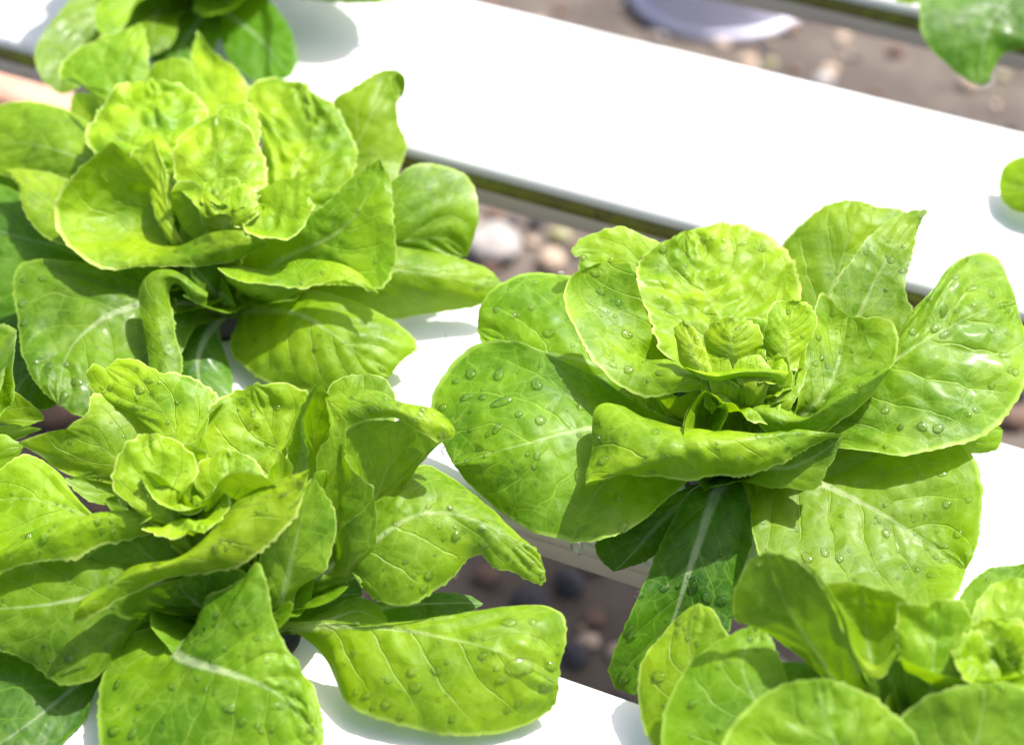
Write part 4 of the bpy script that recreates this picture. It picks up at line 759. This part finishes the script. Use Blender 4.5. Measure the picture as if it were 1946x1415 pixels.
random_counts = {'R1': 34, 'R2': 26, 'R3': 20, 'R5': 26, 'R6': 12, 'R7': 24, 'R7b': 34, 'R8': 46, 'R9': 60, 'R10': 34, 'R11': 10, 'R12': 26, 'R14': 26, 'R14b': 16, 'R15a': 8, 'R15b': 8, 'R15f': 8,
 'L1': 50, 'L3': 55, 'L5': 36, 'L6': 30, 'L7': 24, 'L8': 22, 'L9': 34, 'L11': 20, 'L11b': 30, 'L12': 26, 'L13': 8, 'L14a': 26, 'L14b': 14, 'L16': 12, 'L17': 8, 'L20': 20,
 'A1': 16, 'A2': 14, 'A3': 8, 'A4': 10, 'A5': 14, 'A14': 18, 'A15': 18, 'A16': 8, 'A17': 34, 'A18': 22, 'A20': 12, 'A21': 10, 'A22': 10, 'A7': 8, 'A8': 8,
 'N1': 26, 'N2': 34, 'N3': 20, 'N4': 14, 'N7': 26, 'N9': 10}
nbig = 0
def add_drop(nm, p, n, rx, ry, ang, seed):
    global nbig
    V, F = dome(p, n, rx, ry, ang, 0.5 * min(rx, ry) + 0.0001, seed=seed)
    o = mesh_obj('water_drop', V, F, WATER, None, origin=p)
    big = max(rx, ry) > 0.0034
    m_ = max(rx, ry); size = 'large' if m_ > 0.0026 else ('mid-sized' if m_ > 0.0017 else ('small' if m_ > 0.0011 else 'tiny'))
    shape = 'long' if m_ > 1.6 * min(rx, ry) else ('oval' if m_ > 1.2 * min(rx, ry) else 'round')
    G_, _n = SURF[nm]; i_, j_ = divmod(int(np.argmin(np.linalg.norm(G_.reshape(-1, 3) - p, axis=1))), G_.shape[1])
    q_ = proj(p); c_ = proj(G_[:, G_.shape[1] // 2]).mean(0)
    sp_ = ('upper' if q_[1] < c_[1] else 'lower') + ' ' + ('left' if q_[0] < c_[0] else 'right')
    zone = sp_ + (' edge' if (j_ < G_.shape[1] * .22 or j_ > G_.shape[1] * .78) else ' part')
    lab = f'{size} {shape} drop, {zone} of ' + WHERE[nm]
    tag(o, lab, 'water drop', 'water drops on the ' + WHERE[nm].replace("'s", ''))
    nbig += 1
sd = 1000
for nm, lst in BIG.items():
    for (x, y, a, b_, ang) in lst:
        sd += 1; p, n = find(nm, x, y); k = float((p - CP) @ fw) / FPX
        fore = max(abs(n @ ((CP - p) / np.linalg.norm(CP - p))), 0.45)
        add_drop(nm, p, n, a * k, b_ * k / (0.5 + 0.5 * fore), R(ang), sd)
SV = []; SF = []
rr = np.random.default_rng(99)  # spray
for nm, cnt in random_counts.items():
    G, N = SURF[nm]; a, b_ = G.shape[:2]; made = 0
    for _ in range(int(cnt * 3.6)):
        i, j = rr.integers(int(a * .12), a - 3), rr.integers(2, b_ - 2); p = G[i, j]; n = N[i, j]
        if n[2] < 0: n = -n
        if n @ (CP - p) < 0: continue
        if n[2] < 0.25: continue
        r = 0.00030 + 0.0011 * rr.random() ** 3.5
        if _ < 7 and nbig < 290 and nm in WHERE and (nm not in BIG or _ < 3):
            r = 0.0011 + 0.0010 * rr.random(); add_drop(nm, p, n, r, r * rr.uniform(.75, 1), rr.uniform(0, 3), sd + _); continue
        V, F = dome(p, n, r, r * rr.uniform(.7, 1), rr.uniform(0, 3), 0.5 * r, rings=3, seg=9, seed=_)
        o0 = len(SV); SV += V; SF += [tuple(q + o0 for q in f) for f in F]
dust = mesh_obj('fine_water_droplets', SV, SF, WATER, None)
tag(dust, 'fine spray of tiny water droplets over all the leaves', 'water droplets', kind='stuff')
# hanging drops under the broad left leaf
def ball(name, pe, r, label, stretch=1.15):
    c = pe - np.array([0, 0, r * 0.75]); V = []; F = []; n = 16; m = 10
    for i in range(1, m):
        f = math.pi * i / m
        for j in range(n):
            t = 2 * math.pi * j / n
            V.append((c[0] + r * math.sin(f) * math.cos(t), c[1] + r * math.sin(f) * math.sin(t), c[2] + r * stretch * math.cos(f)))
    V += [(c[0], c[1], c[2] + r * stretch), (c[0], c[1], c[2] - r * stretch)]
    for i in range(m - 2):
        for j in range(n): j2 = (j + 1) % n; F.append((i * n + j, (i + 1) * n + j, (i + 1) * n + j2, i * n + j2))
    for j in range(n):
        j2 = (j + 1) % n; F.append((len(V) - 2, j, j2)); F.append((len(V) - 1, (m - 2) * n + j2, (m - 2) * n + j))
    o = mesh_obj(name, V, F, WATER, None, origin=c); tag(o, label, 'water drop'); return o
pe, _ = find('R1', 1093, 1028); ball('water_drop', pe, .0026, 'round water drop hanging under the lower edge of the broad left leaf')
pe, _ = find('R1', 842, 850); ball('water_drop', pe, .0019, 'water drop clinging to the left rim of the broad leaf over white lid')

# drops that would read alike get their order along the leaf
same = {}
for o in C.objects:
    if o.name.startswith('water_drop') and 'label' in o: same.setdefault(o['label'], []).append(o)
for lab, os_ in same.items():
    if len(os_) > 1:
        os_.sort(key=lambda o: proj(np.array(o.location))[0])
        words = ['left', 'right'] if len(os_) == 2 else (['leftmost', 'middle', 'rightmost'] if len(os_) == 3 else ['leftmost', 'second', 'third', 'fourth', 'fifth', 'sixth', 'seventh', 'eighth'])
        for o, w_ in zip(os_, words): o['label'] = w_ + ' ' + lab
# ------------------------------------------------------------ things on the ground below
def stone_mesh(c, r, sq, seed, sub=2):
    q = np.random.default_rng(seed); n = 14 if sub > 1 else 8; m = 9 if sub > 1 else 5
    f = q.normal(size=(5, 3)) * 1.2; ph = q.uniform(0, 6.28, 5); sx, sy = q.uniform(.75, 1.2, 2); rot = q.uniform(0, 3.14)
    V = []; F = []
    def pt(d):
        k = 1 + 0.09 * sum(math.sin(float(f[i] @ d) * 2 + ph[i]) for i in range(5)) * .6
        x, y, z = d[0] * sx * k * r, d[1] * sy * k * r, d[2] * sq * k * r
        return (c[0] + x * math.cos(rot) - y * math.sin(rot), c[1] + x * math.sin(rot) + y * math.cos(rot), c[2] + z)
    V.append(pt(np.array([0, 0, 1.])))
    for i in range(1, m):
        a = math.pi * i / m
        for j in range(n):
            t = 2 * math.pi * j / n; V.append(pt(np.array([math.sin(a) * math.cos(t), math.sin(a) * math.sin(t), math.cos(a)])))
    V.append(pt(np.array([0, 0, -1.])))
    for j in range(n): F.append((0, 1 + j, 1 + (j + 1) % n)); F.append((len(V) - 1, 1 + (m - 2) * n + (j + 1) % n, 1 + (m - 2) * n + j))
    for i in range(m - 2):
        for j in range(n): j2 = (j + 1) % n; F.append((1 + i * n + j, 1 + (i + 1) * n + j, 1 + (i + 1) * n + j2, 1 + i * n + j2))
    return V, F
STN = {k: noisy('stone_' + k, c1, c2, 60, c3=c3) for k, c1, c2, c3 in (
    ('pale', (.30, .28, .27), (.40, .37, .36), (.22, .20, .19)), ('tan', (.40, .30, .22), (.50, .40, .31), (.28, .2, .15)),
    ('dark', (.035, .035, .045), (.07, .068, .078), (.02, .02, .02)), ('rust', (.13, .08, .06), (.19, .12, .09), (.08, .05, .04)), ('moss', (.24, .24, .11), (.33, .31, .19), (.12, .11, .06)))}
GZc = GZ * 100
def stone(px, py, rpx, mat, label, sq=.6):
    c = P(px, py, GZc); k = float((c - CP) @ fw) / FPX; r = rpx * k * .8; c = np.array([c[0], c[1], GZ + r * sq * .75])
    V, F = stone_mesh(c, r, sq, int(px + py)); o = mesh_obj('stone', V, F, STN[mat], None, origin=(c[0], c[1], GZ)); tag(o, label, 'stone')
stone(938, 482, 66, 'pale', 'largest pale stone, blurred, beside the round leaf of the upper left lettuce')
stone(1048, 505, 40, 'tan', 'tan stone on the ground right of the largest pale stone')
stone(1018, 430, 20, 'dark', 'dark grey stone above the tan stone, under the channel side', .8)
stone(1062, 455, 26, 'moss', 'mossy yellow-brown stone below the white channel side')
stone(975, 425, 17, 'dark', 'small dark stone above the largest pale stone')
stone(1100, 480, 22, 'rust', 'reddish stone half hidden by the small back leaf')
stone(925, 1100, 32, 'rust', 'rust-brown stone under the bitten lettuce leaf')
stone(1010, 1150, 40, 'dark', 'big black stone in the shade below the bitten leaf')
stone(1085, 1115, 40, 'dark', 'black stone below the side of the middle channel')
stone(1130, 1180, 24, 'rust', 'dull brown stone in the shaded gap between middle and nearest channel', .5)
stone(1090, 1250, 40, 'dark', 'dark flat stone just above the nearest channel', .5)
stone(1925, 745, 34, 'dark', 'dark stone at the right edge beyond the big right leaf')
stone(1930, 805, 40, 'rust', 'reddish stone at the right edge above the middle channel')
stone(1420, 130, 30, 'tan', 'pale tan stone in the soil beyond the bare white channel')
stone(105, 795, 60, 'rust', 'brown stone showing between the two left lettuces')
# gravel nobody could count
gv = []; gf = []; gm = []; names = ['pale', 'tan', 'dark', 'rust', 'moss']
q = np.random.default_rng(5)
for i in range(4200):
    s_, g_ = q.uniform(-1.5, 1.2), q.uniform(.35, 2.2)
    c = VP * s_ + NV * g_; r = q.uniform(.003, .010) * (1.5 if q.random() < .12 else 1)
    V, F = stone_mesh((c[0], c[1], GZ + r * .3), r, .6, i, 1); o0 = len(gv); gv += V; gf += [tuple(a + o0 for a in f) for f in F]
    m = int(q.choice(5, p=[.14, .30, .22, .28, .06])); gm += [m] * len(F)
gravel = mesh_obj('gravel', gv, gf, None)
for k in names: gravel.data.materials.append(STN[k])
gravel.data.polygons.foreach_set('material_index', gm)
tag(gravel, 'loose mixed brown and grey gravel on the ground below', 'gravel', kind='stuff')
# terracotta paving brick at far left
def box_along(name, cpx, cpy, hl, hw, ht, mat, label, cat):
    c = P(cpx, cpy, GZc); V = []
    prof = [(-hw, 0), (hw, 0), (hw, ht - .006), (hw - .006, ht), (-hw + .006, ht), (-hw, ht - .006)]
    for s in (-hl, hl):
        for a, z in prof: p = c + VP * s + NV * a; V.append((p[0], p[1], GZ + z))
    F = [(j, (j + 1) % 6, 6 + (j + 1) % 6, 6 + j) for j in range(6)] + [(5, 4, 3, 2, 1, 0), (6, 7, 8, 9, 10, 11)]
    o = mesh_obj(name, V, F, mat, None, smooth=False, origin=(c[0], c[1], GZ)); tag(o, label, cat)
BR = noisy('terracotta', (.50, .27, .20), (.58, .35, .27), 22, c3=(.42, .22, .16))
box_along('paving_brick', 60, 190, .22, .055, .04, BR, 'long pink terracotta paving brick on the ground at the left edge', 'brick')
# pale lavender tub behind the bare channel
TB = plastic_material('lavender_plastic', (.55, .54, .66), .4, .05)
t0 = P(1368, -12, GZc); tub = empty('plastic_bowl', (t0[0], t0[1], GZ)); tag(tub, 'overturned lavender-white plastic bowl on the ground beyond the bare channel', 'bowl')
def lathe(name, prof, mat, parent, n=56):
    V = []; F = []; o = np.array(parent.location)
    for r, z in prof:
        for k in range(n): a = 2 * math.pi * k / n; V.append((o[0] + r * math.cos(a), o[1] + r * math.sin(a), o[2] + z))
    for i in range(len(prof) - 1):
        for k in range(n): k2 = (k + 1) % n; F.append((i * n + k, i * n + k2, (i + 1) * n + k2, (i + 1) * n + k))
    return mesh_obj(name, V, F, mat, parent, origin=parent.location[:])
lathe('shell', [(.084, .0), (.088, .004), (.086, .014), (.083, .03), (.077, .055), (.066, .08), (.050, .098), (.03, .108), (.001, .111)], TB, tub)
lathe('rim', [(.085, .002), (.094, .001), (.096, .005), (.093, .009), (.086, .010)], TB, tub)
print('leaves', LID[0], 'drops', nbig, 'dust verts', len(SV))
